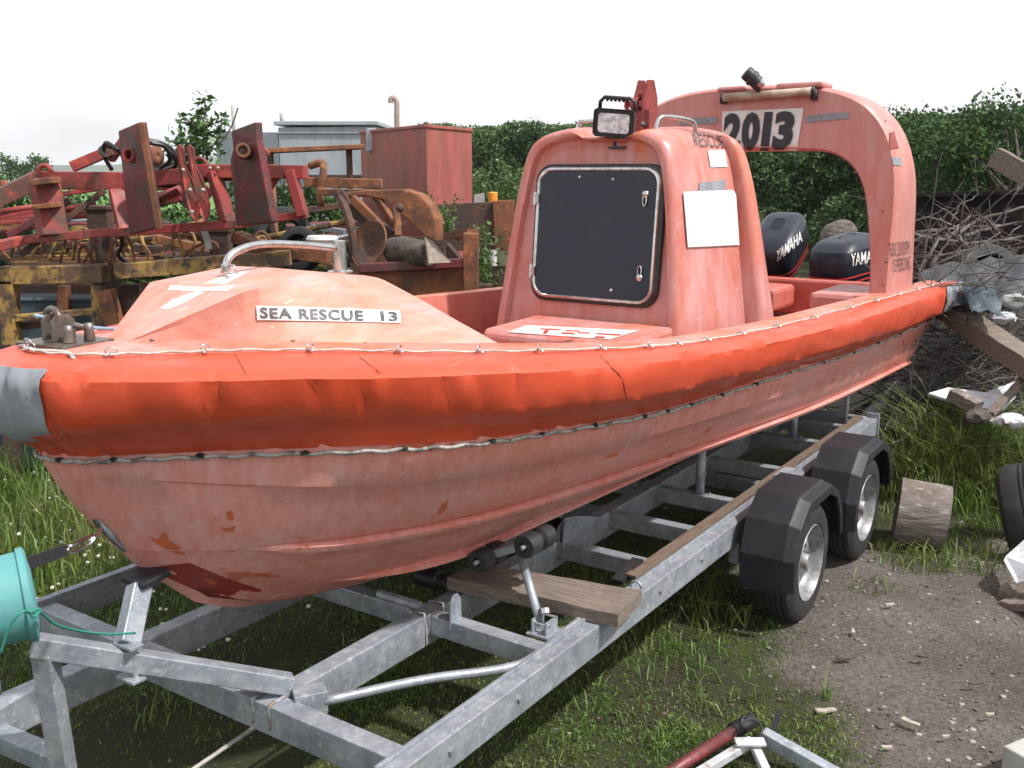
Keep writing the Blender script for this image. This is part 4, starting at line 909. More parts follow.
# turquoise tub over the winch, cord, strap
tb = thing('plastic_tub', 'turquoise plastic tub tied over the winch post at the left edge', 'tub', LW(.03,.08,.90))
c0 = at(-22,606,1.98); axv = Vector((.87,.49,.06)).normalized()
rt = .098
mb = MB().lathe([(-.20,.0001),(-.20,rt*.86),(-.10,rt*.92),(.0,rt*.95),(.085,rt*.98),(.087,rt*1.05),(.100,rt*1.06),(.104,rt*1.0),(.110,rt*.6),(.112,.0001)], c0, axv, 40, closed=False)
tub = mb.build('tub_shell', M['turq'], tb, smooth=True, autosm=35, world=True)
MB().lathe([(-.03,rt*.955),(-.03,rt*.975),(-.026,rt*.975),(-.026,rt*.955)], c0, axv, 40).build('tub_band', mat('tub_seam',(.06,.32,.31),.6), tub, world=True)
MB().tube(curve([at(0,655,1.86),at(10,626,1.86),at(22,612,1.87),at(33,613,1.90),at(40,612,1.93),at(55,624,2.0),at(75,630,2.1),at(105,634,2.2),at(135,633,2.3)],6), .0030, 6).tube(curve([at(28,610,1.87),at(34,617,1.88),at(40,609,1.9),at(30,612,1.87)],5), .003, 6).build('tie_cord', M['turqcord'], tb, smooth=True, world=True)
st_ = thing('winch_strap', 'black webbing strap hooked to the stainless bow eye', 'strap', LW(.1,.05,.95))
e0 = LW(.345,-.01,.975)
a_ = at(94,540,e0.y-.05)
mb = MB(); s0_ = at(26,564,2.02); s1_ = at(66,550,2.22)
mb.bar(s0_, s1_, .006, .028, up=(0,0,1)); mb.build('webbing', M['strap'], st_, world=True)
hkp = curve([s1_, at(75,551,2.26), at(88,545,2.31), at(94,539,2.33), at(92,536,2.33), at(80,542,2.27), at(69,547,2.23)], 5)
MB().tube(hkp, .0055, 8).build('snap_hook', M['steel'], st_, smooth=True, world=True)
MB().tube(curve([at(90,541,2.32), at(96,536,2.36), at(100,530,2.42)],4), .006, 8).build('bow_eye', M['steel'], st_, smooth=True, world=True)

# ================================================================== LEFT: scrap implements and tanks
def PB(mb, a, b, w_, h_, up=(0,0,1)):      # bar between two sighted points (u, v, distance)
    return mb.bar(at(*a), at(*b), w_, h_, up)
def W(name, mb, m, parent, **k): return mb.build(name, M[m], parent, world=True, **k)

# --- red folded implement frame -------------------------------------------------
ri = thing('implement_frame', 'large red steel implement frame with two tall plates and black hoses', 'implement frame', (at(170,240,6.6).x, 6.6, 1.3))
def b1(name, bars, m='redsteel', bev=.006):
    mb = MB()
    for a, b, w_, h_ in bars: PB(mb, a, b, w_, h_)
    return W(name, mb, m, ri, bevel=bev)
b1('top_beam', [((36,180,6.7),(125,181,6.7),.14,.115), ((120,181,6.7),(240,172,6.65),.12,.10)])
b1('top_beam', [((190,171,6.55),(306,172,6.5),.12,.085)])
b1('side_arm', [((-20,207,6.5),(40,178,6.7),.12,.11)])
b1('lower_rail', [((20,240,6.45),(112,232,6.45),.06,.055),((112,233,6.45),(235,224,6.45),.07,.055),((235,224,6.45),(308,214,6.45),.07,.05)])
b1('lower_arm', [((-10,248,6.3),(22,240,6.45),.08,.06)])
b1('upright', [((44,180,6.5),(53,236,6.45),.16,.13)])
b1('upright', [((214,172,6.5),(228,222,6.45),.10,.05)])
b1('upright', [((290,170,6.45),(303,216,6.45),.12,.06)])
b1('upright', [((278,175,6.5),(262,200,6.5),.05,.04)], 'redsteel')
b1('upright', [((118,190,6.6),(128,232,6.5),.12,.05)])
b1('brace', [((20,255,6.5),(105,190,6.65),.05,.04)], 'darkrust')
b1('brace', [((8,236,6.9),(70,200,7.0),.06,.05)], 'plate')
b1('brace', [((72,167,6.9),(112,150,6.95),.07,.07)])
b1('brace', [((110,160,7.0),(126,138,7.0),.08,.05)], 'redsteel')
b1('cross_rail', [((-10,217,7.2),(95,205,7.3),.04,.035),((-10,224,7.0),(90,216,7.1),.03,.03)])
b1('cross_rail', [((50,196,7.2),(115,186,7.2),.05,.035),((140,190,7.0),(180,186,7.0),.05,.035),((150,207,7.0),(182,198,7.0),.05,.04)])
b1('cross_rail', [((-10,196,7.3),(8,188,7.3),.08,.12)])
for k,(u,v,u2,v2) in enumerate(((0,212,40,206),(60,210,96,204),(2,221,92,210),(0,232,60,222))):
    W('tension_rod', MB().tube([at(u,v,7.2),at(u2,v2,7.25)], .022, 8), 'redsteel', ri, smooth=True)
W('diagonal_strut', MB().tube([at(118,213,6.9),at(180,190,6.8)], .035, 10), 'redsteel', ri, smooth=True)
# clamps on upright
W('clamp', MB().bar(at(36,183,6.40),at(56,180,6.40),.16,.04), 'rust', ri, bevel=.005)
W('clamp', MB().bar(at(38,207,6.40),at(57,205,6.40),.16,.03), 'rust', ri, bevel=.005)
# curly lugs on the beam
W('lift_eye', MB().tube(arcpts(at(45,172,6.6), .042, 0, 180, 10), .016, 8), 'redsteel', ri, smooth=True)
W('lift_eye', MB().tube(arcpts(at(200,165,6.55), .042, -10, 180, 10), .013, 8), 'redsteel', ri, smooth=True)
W('lift_eye', MB().tube(arcpts(at(262,155,6.6), .04, -10, 180, 10), .012, 8), 'redsteel', ri, smooth=True)
def plate(poly, th, name='mounting_plate', m='plate'):
    P = [at(*p) for p in poly]; n_ = (P[1]-P[0]).cross(P[2]-P[0]).normalized()
    if n_.y < 0: n_ = -n_
    return W(name, MB().prism(P, n_*th), m, ri, bevel=.006)
pa = plate([(118,131,6.35),(139,122,6.15),(156,228,6.15),(129,235,6.35)], .05)
W('plate_edge', MB().bar(at(140,123,6.13)+V_((.01,0,0)),at(157.5,228,6.13)+V_((.01,0,0)),.03,.03), 'rust', ri)
pb = plate([(231,131,6.3),(255,122,6.1),(256,140,6.1),(272,222,6.1),(236,226,6.3),(230,160,6.3),(233,148,6.3)], .05)
W('pivot_tube', MB().lathe([(0,.030),(0,.042),(.06,.042),(.06,.030),(.0,.028)], at(134,156,6.28), (-.3,-1,.1), 20), 'redsteel', ri, smooth=True)
W('pivot_tube', MB().lathe([(0,.026),(0,.045),(.13,.045),(.13,.026),(.0,.024)], at(243,152,6.2), (.25,-1,.05), 20), 'rust', ri, smooth=True)
W('pivot_tube', MB().lathe([(0,.0001),(0,.06),(.10,.06),(.10,.0001)], at(145,156,6.45), (.8,-.3,0), 20), 'rust', ri, smooth=True)
# pair of boomerang brackets
for dx in (0, 10):
    plate([(176+dx,147,6.45),(179+dx,144,6.45),(184+dx,148,6.45),(185+dx,165,6.45),(193+dx,180,6.4),(204+dx-4,205,6.35),(202+dx-4,217,6.35),(196+dx,225-2,6.35),(190+dx,215,6.35),(184+dx,190,6.4),(178+dx,165,6.45)], .022, 'bracket', 'redsteel')
W('bracket_bolts', MB().blob(at(183,170,6.38),.014,1,0).blob(at(190,190,6.34),.014,1,0).blob(at(203,190,6.34),.014,1,0).blob(at(192,212,6.3),.014,1,0).blob(at(210,168,6.45),.012,1,0).blob(at(218,168,6.45),.012,1,0), 'conc', ri, smooth=True)
# hoses
for pts in ([(118,150),(106,143),(104,155),(112,170)],[(145,141),(160,144),(173,155),(176,165),(165,170),(150,170)],[(140,140),(158,142),(172,150),(181,168),(178,182),(165,186),(150,180)],[(107,158),(100,150),(108,146),(120,152),(124,160)],[(150,143),(165,147),(170,160),(160,168)],[(120,232),(122,245),(118,255),(126,262)]):
    W('hydraulic_hose', MB().tube(curve([at(u,v,6.5+.05*i) for i,(u,v) in enumerate(pts)],6), .014, 8), 'hose', ri, smooth=True)
W('dark_box', MB().bar(at(152,176,6.85),at(178,174,6.85),.1,.16), 'black', ri)
b1('back_plate', [((182,205,7.0),(200,180,7.0),.02,.25)], 'plate')

# --- dark steel posts behind -------------------------------------------------------
def post(label, u0, u1, v0, v1, Y, m='darkrust'):
    a = at((u0+u1)/2, v1, Y); b = at((u0+u1)/2, v0, Y); wd = (u1-u0)/1000*Y*1.02
    r_ = MB(); r_.box((0,0,b.z/2-.1), (wd, wd*.8, b.z)).box((0,-wd*.4,b.z*.55),(wd*.25,.02,b.z*.6)).box((0,0,b.z-.1),(wd*1.15,wd*.95,.03))
    o = r_.build('steel_post', M[m], bevel=.006); o.location = (a.x, Y, 0); setp(o, label, 'post', 'dark steel posts of the old frame'); return o
post('dark rusty steel post standing left of the tall hosed mounting plate', 97,117,193,300,7.0)
post('dark rusty steel post between the yellow frames, below the second mounting plate', 215,234,215,300,6.95)

# --- yellow frame ---------------------------------------------------------------------
yf = thing('yellow_frame', 'worn yellow steel frame with curved tines, under the red implement frame', 'implement frame', (at(130,300,6.5).x, 6.5, .9))
def y1(name, bars, m='yellow'):
    mb = MB()
    for a, b, w_, h_ in bars: PB(mb, a, b, w_, h_)
    return W(name, mb, m, yf, bevel=.006)
y1('top_rail', [((3,275,6.5),(106,273,6.5),.14,.115)])
y1('top_rail', [((117,271,6.5),(290,258,6.6),.14,.10)])
y1('upright', [((9,280,6.48),(12,345,6.48),.10,.09)])
y1('upright', [((98,285,6.48),(100,338,6.48),.07,.07)])
y1('upright', [((64,285,6.8),(64,315,6.8),.07,.07)], 'rust')
y1('bottom_rail', [((16,318,6.47),(98,311,6.47),.06,.045)])
y1('bottom_rail', [((12,326,6.6),(60,322,6.6),.08,.05)], 'plate')
y1('side_beam', [((106,290,6.45),(117,335,6.45),.10,.10)], 'rust')
y1('leg', [((12,340,6.48),(12,480,6.48),.09,.09)], 'darkrust')
y1('leg', [((108,310,6.5),(108,480,6.5),.10,.10)], 'darkrust')
y1('leg', [((144,282,6.6),(144,460,6.6),.05,.05)])
rr_ = random.Random(3)
for k in range(22):           # spring tines: hooped rods
    u = 8+k*12.3+rr_.uniform(-4,4); Y = rr_.uniform(6.7,7.6); hh_ = rr_.uniform(.10,.20); wd = rr_.uniform(.03,.07)
    b_ = at(u, rr_.uniform(255,263), Y)
    lean = rr_.uniform(-.12,.12)
    pts = [b_+V_((-wd,0,0)), b_+V_((-wd*.9+lean*.5,.02,hh_*.6)), b_+V_((lean,.03,hh_)), b_+V_((wd*.8+lean,.03,hh_*.7)), b_+V_((wd+lean*.5,.05,.0))]
    W('tine', MB().tube(curve(pts,5), .011, 6), 'yellow' if k % 3 else 'rust', yf, smooth=True)
for k in range(9):
    v = 243+k*2.6; Y = 8.4-k*.18
    W('tine_bar', MB().tube([at(-10+k*3,v+1.5,Y),at(120+rr_.uniform(-20,150),v-rr_.uniform(-1,2),Y)], .016, 6), 'yellow' if k%2 else 'rust', yf, smooth=True)
for (a,b) in (((92,235),(95,262)),((128,245),(134,262)),((141,235),(149,262)),((84,262),(97,240)),((60,262),(66,240))):
    W('tine', MB().tube([at(*a,6.55),at(*b,6.5)], .010, 6), 'yellow', yf, smooth=True)

# --- scrap bin walls and things below -------------------------------------------------
def boxthing(name, label, cat, mb_list, group=None):
    pass
sb = thing('scrap_trailer', 'dark rusted flat scrap trailer carrying the implement frames', 'scrap trailer', (-2.6, 7.6, 0))
W('bed', MB().box((-2.4,8.3,.92),(4.6,2.2,.14)), 'darkrust', sb, bevel=.01)
W('side_wall', MB().box((-2.4,7.22,.92),(4.5,.05,.72)), 'darkrust', sb, bevel=.01)
rs_ = random.Random(17)
for k in range(46):
    a = at(rs_.uniform(-20,330), rs_.uniform(222,262), rs_.uniform(7.3,8.9)); l = rs_.uniform(.3,1.1); an = rs_.gauss(0,.5)
    b_ = a+V_((math.cos(an)*l, rs_.uniform(-.3,.3), rs_.gauss(0,.12)))
    mb = MB()
    if k % 3 == 0: mb.tube([a, (a+b_)/2+V_((0,0,rs_.uniform(-.03,.06))), b_], rs_.uniform(.012,.03), 7)
    else: mb.bar(a, b_, rs_.uniform(.03,.11), rs_.uniform(.02,.06), (rs_.gauss(0,.4),0,1))
    W('scrap_rod', mb, ('darkrust','rust','plate','darkrust','yellow','galv','darkrust')[k%7], sb)
for x_ in (-4.2,-3.1,-1.9,-.9): W('leg', MB().box((x_,7.5,.42),(.12,.12,.86)), 'darkrust', sb, bevel=.01)
cb = MB().box((0,0,.60),(1.0,.25,1.2)).box((0,0,1.21),(1.04,.28,.03)).build('grey_tank', M['bluepl'], bevel=.03); cb.location = (-3.3,6.95,0)
setp(cb, 'blue-grey steel tank low behind the yellow frame at the left edge', 'tank')
# loose pale pipe and sheet among scrap
o = W('fabric_scrap', MB().grid([[at(200,229,6.6)+V_((0,0,0)),at(207,229,6.6)],[at(203,238,6.5),at(211,240,6.5)],[at(206,250,6.5),at(212,249,6.5)]]), 'conc', None); o.data.materials[0]=M['conc']
setp(o, 'strip of pale cloth hanging below the red frame, left of the second plate', 'cloth scrap')

# --- grey blue shed / tank -------------------------------------------------------------
sh = thing('metal_shed', 'pale grey-blue sheet metal shed behind the scrap', 'shed', (-2.7, 13.6, 0))
x0, x1 = -2.95, -1.72
W('wall', MB().prism([(x0,13,0),(x1,13,0),(x1,13,2.64),(x0,13,2.62)], (0,2.4,0)), 'tankblue', sh, bevel=.01)
W('wall', MB().prism([(-4.0,13.9,0),(x0-.01,13.0,0),(x0-.01,13.0,2.56),(-4.0,13.9,2.62)], (0.2,1.4,0)), 'tankblue', sh, bevel=.01)
W('roof_edge', MB().box(((x0+x1)/2,14.2,2.67),(x1-x0+.08,2.5,.05)).box(((x0+x1)/2,12.985,2.55),(x1-x0,.02,.012)), 'tankblue', sh, bevel=.006)
W('panel_seam', MB().box(((x0+x1)/2,12.985,2.02),(x1-x0,.02,.03)), 'darkrust', sh)
W('pipe_stub', MB().tube([(-2.92,13.1,2.68),(-2.92,13.1,2.80)], .025, 8), 'conc', sh, smooth=True)
W('pipe_stub', MB().tube([(-3.75,13.9,2.5),(-3.75,13.9,2.95)],.022,8), 'conc', sh, smooth=True)
# --- red tank ---------------------------------------------------------------------------
rt_ = thing('steel_tank', 'faded red rectangular steel tank with rust streaks', 'tank', (-.9, 10.6, 0))
A_, Bc, Cc = at(360,130,11.2), at(426,127,9.6), at(472,129,10.6)
for p in (A_, Bc, Cc): p.z = 0
Dd = A_+Cc-Bc
zt = 2.49
W('tank_body', MB().prism([A_,Bc,Cc,Dd], (0,0,zt)), 'tankred', rt_, bevel=.012)
W('tank_rim', MB().bar(A_+V_((0,0,zt)),Bc+V_((0,0,zt)),.03,.03).bar(Bc+V_((0,0,zt)),Cc+V_((0,0,zt)),.03,.03), 'tankred', rt_, bevel=.004)
W('bracket', MB().bar(at(371,128,10.9),at(371,152,10.9),.10,.05,up=(0,1,0)), 'galv', rt_, bevel=.01)
pp = MB().tube(curve([at(397,130,11.6)-V_((0,0,1.5)),at(397,128,11.6),at(397,106,11.6),at(396,100,11.6),at(393.5,98,11.6),at(391,99,11.6),at(390.5,103,11.6)],6), .030, 10).build('vent_pipe', M['dullsteel'], smooth=True)
setp(pp, 'bent galvanised vent pipe sticking up behind the red tank', 'pipe'); pp.data.materials[0] = mat('old_pipe',(.34,.30,.26),.6,c2=(.22,.14,.09),s2=3)
# rusty table frame between
tf = thing('rusty_table_frame', 'thin rusty rack frame in front of the grey-blue shed', 'rack', (-1.9, 9.5, 0))
W('top', MB().bar(at(268,151,9.2),at(362,147,9.4),.5,.04), 'rust', tf, bevel=.005)
for u,Y in ((270,9.3),(349,9.3)): W('leg', MB().bar(at(u,150,Y),at(u+2,200,Y)-V_((0,0,1.4)),.05,.05), 'darkrust', tf)

# --- rusty scoop with disc ------------------------------------------------------------------
sc = thing('rusty_plough', 'orange rusted plough body with curved share and disc', 'plough', (-1.0, 7.4, 1.0))
P = [at(u,v,7.25) for u,v in ((345,192),(370,190),(402,189),(418,194),(430,206),(436,220),(436,242),(425,237),(405,218),(385,200),(365,196),(345,198))]
W('mouldboard', MB().prism(P, (0.05,.10,0)), 'rust', sc, bevel=.01)
W('beam', MB().bar(at(305,182,7.6),at(382,184,7.6),.12,.07).bar(at(320,192,7.4),at(372,193,7.3),.10,.05), 'rust', sc, bevel=.006)
W('brace', MB().bar(at(352,198,7.2),at(388,234,7.15),.07,.06).bar(at(376,196,7.3),at(396,228,7.2),.05,.05).bar(at(396,208,7.15),at(398,236,7.1),.05,.04), 'rust', sc, bevel=.005)
W('share', MB().bar(at(345,205,7.3),at(392,236,7.1),.04,.10), 'darkrust', sc, bevel=.01)
W('leg_bar', MB().tube(curve([at(338,193,7.1),at(346,210,7.05),at(352,232,7.0),at(354,262,7.0)],5), .03, 8).bar(at(340,192,7.1),at(348,205,7.1),.07,.05), 'darkrust', sc, smooth=False)
dm = at(374,246,6.95)
W('disc', MB().lathe([(0,.0001),(.02,.08),(.05,.15),(.055,.165),(.045,.165),(.035,.14),(.008,.08),(-.01,.0001)], dm, (-.62,-.72,.35), 36, closed=False), 'darkrust', sc, smooth=True)
W('disc_edge', MB().tube([dm+q for q in [ (V_((-.62,-.72,.35)).normalized()*.05+ (V_((-.62,-.72,.35)).orthogonal().normalized()*math.cos(a)+V_((-.62,-.72,.35)).normalized().cross(V_((-.62,-.72,.35)).orthogonal().normalized())*math.sin(a))*.165) for a in [2*math.pi*k/30 for k in range(30)]]], .007, 6, closed=True), 'rust', sc, smooth=True)
W('bolt', MB().blob(at(400,208,7.05),.03,2,.1), 'darkrust', sc, smooth=True)
hp_ = MB().tube(curve([at(310,166,7.6),at(322,163,7.55),at(323,175,7.5),at(320,190,7.5),at(321,205,7.45)],5), .028, 8)
W('hooked_bar', hp_, 'rust', sc, smooth=True)
# log lying in scrap
lg = MB(); a = at(392,250,6.9); b = at(430,254,6.65)
lg.tube([a, lerp(a,b,.3)+V_((0,0,.01)), lerp(a,b,.7), b], [.085,.09,.09,.08], 14)
o = lg.build('cut_log', M['bark'], smooth=True, autosm=50); setp(o, 'short split dark log lying in front of the rusty plough', 'log')
o2 = MB().prism([at(424,237,6.62),at(431,240,6.60),at(450,262,6.58),at(428,263,6.58)], (.01,-.03,0)).build('split_face', M['chip'], o)
# white bucket
bk = at(322,238,6.9)
r_ = thing('white_bucket', 'small white plastic bucket between the plough and second plate', 'bucket', (bk.x, bk.y, bk.z-.22))
MB().lathe([(.14,.0001),(.14,.09),(.2,.095),(.23,.10),(.235,.095),(.16,.08),(.158,.0001)], (0,0,0), (0,0,1), 28, closed=False).build('shell', M['bucket'], r_, smooth=True, autosm=40)
MB().lathe([(.205,.10),(.205,.107),(.222,.107),(.222,.10)], (0,0,0), (0,0,1), 28).build('rim', M['bucket'], r_, smooth=True)
# old tyre/wheel in scrap behind
def tyre_obj(label, c, ax, R_=.28, w_=.18, group='scrap tyres', name='old_tyre'):
    t_ = thing(name, label, 'tyre', c, 0, group)
    h = w_/2; pr_ = [(-h,R_*.62),(-h*1.05,R_*.8),(-h*.85,R_*.95),(-h*.5,R_),(-.02,R_),(-.018,R_-.01),(-.008,R_-.01),(-.006,R_),(.006,R_),(.008,R_-.01),(.018,R_-.01),(.02,R_),(h*.5,R_),(h*.85,R_*.95),(h*1.05,R_*.8),(h,R_*.62),(h*.8,R_*.6),(h*.8,R_*.85),(-h*.8,R_*.85),(-h*.8,R_*.6)]
    MB().lathe(pr_, (0,0,0), ax, 44).build('tread', M['rubber'], t_, smooth=True, autosm=40)
    MB().lathe([(h*.99,R_*.62),(h*1.03,R_*.645),(h*.99,R_*.67)], (0,0,0), ax, 44, closed=False).build('bead', M['rubber'], t_, smooth=True)
    return t_
tyre_obj('old tyre in the scrap left of the white bucket', at(300,250,7.3), (-.3,-1,.3), .17, .12)
tyre_obj('old tyre leaning deep in the scrap below the rusty rack', at(283,236,7.6), (.4,-1,.1), .22, .14)
# --- rusty skip box under the plough ----------------------------------------------------------
rb = thing('rusty_skip', 'dark rusty open steel skip below the plough, left of the cabin', 'skip', (-.6,7.6,0))
W('rail', MB().bar(at(360,268,6.75),at(474,262,6.75),.08,.06), 'plate', rb, bevel=.006)
W('front_wall', MB().bar(at(360,288,6.78),at(472,284,6.78),.03,.30), 'rust', rb)
W('corner_post', MB().bar(at(471,233,6.75),at(470,310,6.75)-V_((0,0,.8)),.10,.10,up=(0,1,0)), 'rust', rb, bevel=.006)
W('side_wall', MB().bar(at(470,290,6.8),at(448,262,8.0),.03,.30), 'darkrust', rb)
W('top_rail', MB().bar(at(446,236,7.9),at(473,233,6.8),.08,.05), 'rust', rb)
W('back_wall', MB().bar(at(350,262,8.2),at(445,258,8.2),.03,.36), 'darkrust', rb)
W('floor', MB().bar(at(350,300,7.5),at(470,300,7.5),1.4,.04), 'darkrust', rb)
# --- brown wall panel, orange-capped post, concrete stub ----------------------------------------
wp = thing('rusty_barrier', 'long flat dark rusty steel panel behind the skip, left of the cabin', 'steel panel', (-.2,9.0,0))
W('sheet', MB().bar(at(437,228,9.0),at(515,225,9.0),.05,.42), 'darkrust', wp, bevel=.005)
W('sheet', MB().bar(at(494,226,8.96),at(515,225,8.96),.05,.44), 'rust', wp, bevel=.005)
W('footing', MB().bar(at(437,262,9.02)-V_((0,0,.75)),at(515,260,9.02)-V_((0,0,.75)),.05,1.4), 'darkrust', wp)
oc = thing('capped_post', 'short post with an orange cap behind the steel panel', 'post', (at(493,205,9.4).x,9.4,0))
W('post', MB().tube([at(493,205,9.4)-V_((0,0,1.75)),at(493,206,9.4)], .035, 12), 'conc', oc, smooth=True)
W('cap', MB().lathe([(0,.043),(.11,.043),(.118,.036),(.12,.0001)], at(493,205,9.4), (0,0,1), 20, closed=False), 'orange_cap', oc, smooth=True, autosm=40)
o = MB().prism([at(474,195,9.8),at(484,193,9.8),at(485,215,9.8),at(474,215,9.8)], (0,.1,0)).build('concrete_stub', M['conc']); setp(o, 'pale concrete stub beside the orange-capped post', 'concrete block')
# more jumble: assorted bars
for k,(a,b,w_,m_,lb) in enumerate((((262,185,8.2),(275,235,8.2),.05,'darkrust','thin dark bar standing left of the rusty plough'),((272,165,8.5),(276,235,8.2),.04,'rust','thin rusty upright bar right of the second mounting plate'),
      ((236,236,6.7),(262,250,6.6),.09,'rust','short rusty angled bar under the second mounting plate'),((300,225,7.7),(345,232,7.6),.05,'galv','grey tube lying behind the white bucket'),((270,215,8),(345,205,8.1),.06,'darkrust','dark beam lying behind the old scrap tyres'),
      ((255,246,6.8),(330,256,6.7),.12,'rust','broad rusty bar lying below the scrap tyres'))):
    o = MB().bar(at(*a),at(*b),w_,w_*.8).build('scrap_bar', M[m_], bevel=.004); setp(o, lb, 'metal bar', 'loose scrap bars')

# ================================================================== RIGHT: debris
def WR(name, mb, m, parent, **k): return mb.build(name, M[m], parent, world=True, **k)
rj = random.Random(11)
# dark steel skip wall
sk = thing('steel_trough', 'long dark rusty steel trough wall behind the brushwood', 'trough', (5.0,11.2,0))
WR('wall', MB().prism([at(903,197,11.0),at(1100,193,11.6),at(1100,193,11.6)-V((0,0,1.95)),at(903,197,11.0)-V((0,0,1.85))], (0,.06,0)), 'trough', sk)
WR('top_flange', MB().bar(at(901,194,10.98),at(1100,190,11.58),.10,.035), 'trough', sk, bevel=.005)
# soil heap
mb = MB(); rows = []
for j in range(27):
    row = []
    for i in range(37):
        x = 2.6+i*.17; y = 6.3+j*.16
        h = .98*sm_(x,2.7,4.3)*sm_(y,6.35,8.0)*(1-sm_(y,9.6,10.4))
        h += mnoise.noise(V((x*2,y*2,5)))*.14*min(1,h*3)+mnoise.noise(V((x*7,y*7,5)))*.05*min(1,h*3)-.03
        row.append(V((x,y,h)))
    rows.append(row)
mb.grid(rows); o = mb.build('soil_heap', mat('dark_soil',(.035,.028,.023),.95,c2=(.02,.016,.013),s2=6,c3=(.075,.06,.048),s3=22,bump=.6,bs=30), smooth=True); o['kind'] = 'structure'
# brushwood: thin tangled twigs
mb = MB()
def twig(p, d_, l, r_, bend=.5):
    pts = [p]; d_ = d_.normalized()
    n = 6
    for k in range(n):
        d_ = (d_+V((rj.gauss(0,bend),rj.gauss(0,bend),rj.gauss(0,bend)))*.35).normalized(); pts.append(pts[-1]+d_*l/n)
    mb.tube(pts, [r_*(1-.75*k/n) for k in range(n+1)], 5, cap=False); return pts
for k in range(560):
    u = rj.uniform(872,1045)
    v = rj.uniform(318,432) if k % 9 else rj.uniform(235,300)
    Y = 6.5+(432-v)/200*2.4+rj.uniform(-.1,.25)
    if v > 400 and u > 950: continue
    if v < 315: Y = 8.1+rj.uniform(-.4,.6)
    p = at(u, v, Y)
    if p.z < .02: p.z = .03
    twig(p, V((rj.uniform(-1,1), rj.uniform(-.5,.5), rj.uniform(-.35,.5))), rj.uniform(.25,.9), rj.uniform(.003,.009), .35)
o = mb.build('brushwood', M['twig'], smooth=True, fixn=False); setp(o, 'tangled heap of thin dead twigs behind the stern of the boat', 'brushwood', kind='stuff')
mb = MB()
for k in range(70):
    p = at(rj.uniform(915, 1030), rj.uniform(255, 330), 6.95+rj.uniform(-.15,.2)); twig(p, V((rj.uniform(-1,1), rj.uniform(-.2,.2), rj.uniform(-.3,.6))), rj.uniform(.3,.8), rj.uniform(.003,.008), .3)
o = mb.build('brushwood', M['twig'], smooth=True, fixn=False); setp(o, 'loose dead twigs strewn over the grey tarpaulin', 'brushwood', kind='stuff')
# individual branches
BR = [([(913,236),(945,240),(985,243),(1040,232)],8.0,.020),([(925,243),(960,232),(985,218),(1030,206)],8.1,.022),([(930,268),(942,250),(955,230),(972,213)],7.9,.014),([(975,255),(960,238),(957,225)],7.8,.020),
      ([(915,232),(960,228),(1000,225),(1040,222)],8.3,.012),([(940,262),(975,248),(1005,240),(1040,245)],7.7,.013),([(950,224),(960,205),(977,195),(976,180)],8.5,.007),([(918,270),(935,245),(937,232)],7.7,.015),
      ([(985,218),(1000,235),(1010,250),(1024,262)],7.8,.014),([(912,222),(935,214),(948,205)],8.6,.007),([(965,236),(990,228),(1030,220)],7.9,.016),([(955,272),(975,252),(1000,232)],7.6,.010)]
BL = ['long grey branch lying level along the lower edge of the trough','thick grey branch rising to the right above the tyre','thin branch leaning up from the stern corner of the boat','short stout forked branch stub above the tyre','straight slim branch nearest the trough wall',
      'slim branch sagging over the tyre at the right edge','very thin arching twig in front of the trough wall','short stick leaning beside the stern lettering','branch hanging down at the right above the tarpaulin','thin twig touching the trough beside the arch leg','grey branch forking right above the thick one','slender branch crossing over the tyre from the left']
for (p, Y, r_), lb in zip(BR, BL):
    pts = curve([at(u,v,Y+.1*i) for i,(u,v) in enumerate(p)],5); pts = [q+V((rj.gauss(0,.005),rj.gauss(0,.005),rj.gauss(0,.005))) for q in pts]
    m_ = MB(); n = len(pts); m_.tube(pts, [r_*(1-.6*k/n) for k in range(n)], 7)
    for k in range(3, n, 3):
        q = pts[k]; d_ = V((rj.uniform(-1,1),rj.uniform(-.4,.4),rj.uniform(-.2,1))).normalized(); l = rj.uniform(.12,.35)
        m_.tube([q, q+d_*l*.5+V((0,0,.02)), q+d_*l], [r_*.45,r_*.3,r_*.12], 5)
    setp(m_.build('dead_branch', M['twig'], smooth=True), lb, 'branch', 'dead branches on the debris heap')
tyre_obj('tyre half buried in the brushwood behind the stern', at(988,278,7.7), (.1,-.9,.5), .27, .18)
tyre_obj('tyre lying just behind the rear mudguard of the trailer', at(880,436,6.9), (.2,-.95,.25), .25, .17)
tyre_obj('dark tyre in the shade between rear mudguard and white board', at(925,425,6.75), (-.3,-.75,.6), .27, .18)
tyre_obj('worn tyre leaning at the right edge beside the cut log', V((2.88,5.28,.22)), (.88,-.48,.30), .28, .25)
# tarpaulin
rows = []
for j in range(13):
    row = []
    for i in range(21):
        u = 918+i*(118/20); v = 268-12*i/20+ j*(42+8*i/20)/12; Y = 7.55-j*.055
        p = at(u, v+4*math.sin(i*.9+j*.4)*.5, Y); p.z += mnoise.noise(V((i*.35,j*.35,1)))*.05+abs(mnoise.noise(V((i*.9,j*.9,7))))*.05; p.y += mnoise.noise(V((i*1.3,j*1.3,3)))*.04; row.append(p)
    rows.append(row)
o = MB().grid(rows).build('grey_tarpaulin', M['tarp'], smooth=True, solid=.006); setp(o, 'crumpled grey tarpaulin sheet on the heap behind the stern', 'tarpaulin')
rows = []
for j in range(9):
    rows.append([at(962+i*4+j*1.2, 286+j*3.6+6*abs(math.sin((i-4)*.35))-5, 7.05-j*.06)+V((0,mnoise.noise(V((i*.5,j*.5,8)))*.08,mnoise.noise(V((i*.5,j*.5,4)))*.05)) for i in range(9)])
o = MB().grid(rows).build('blue_plastic_sheet', M['bluepl'], smooth=True, solid=.004); setp(o, 'blue-grey plastic sheet tucked under the tarpaulin beside the stern corner', 'plastic sheet')
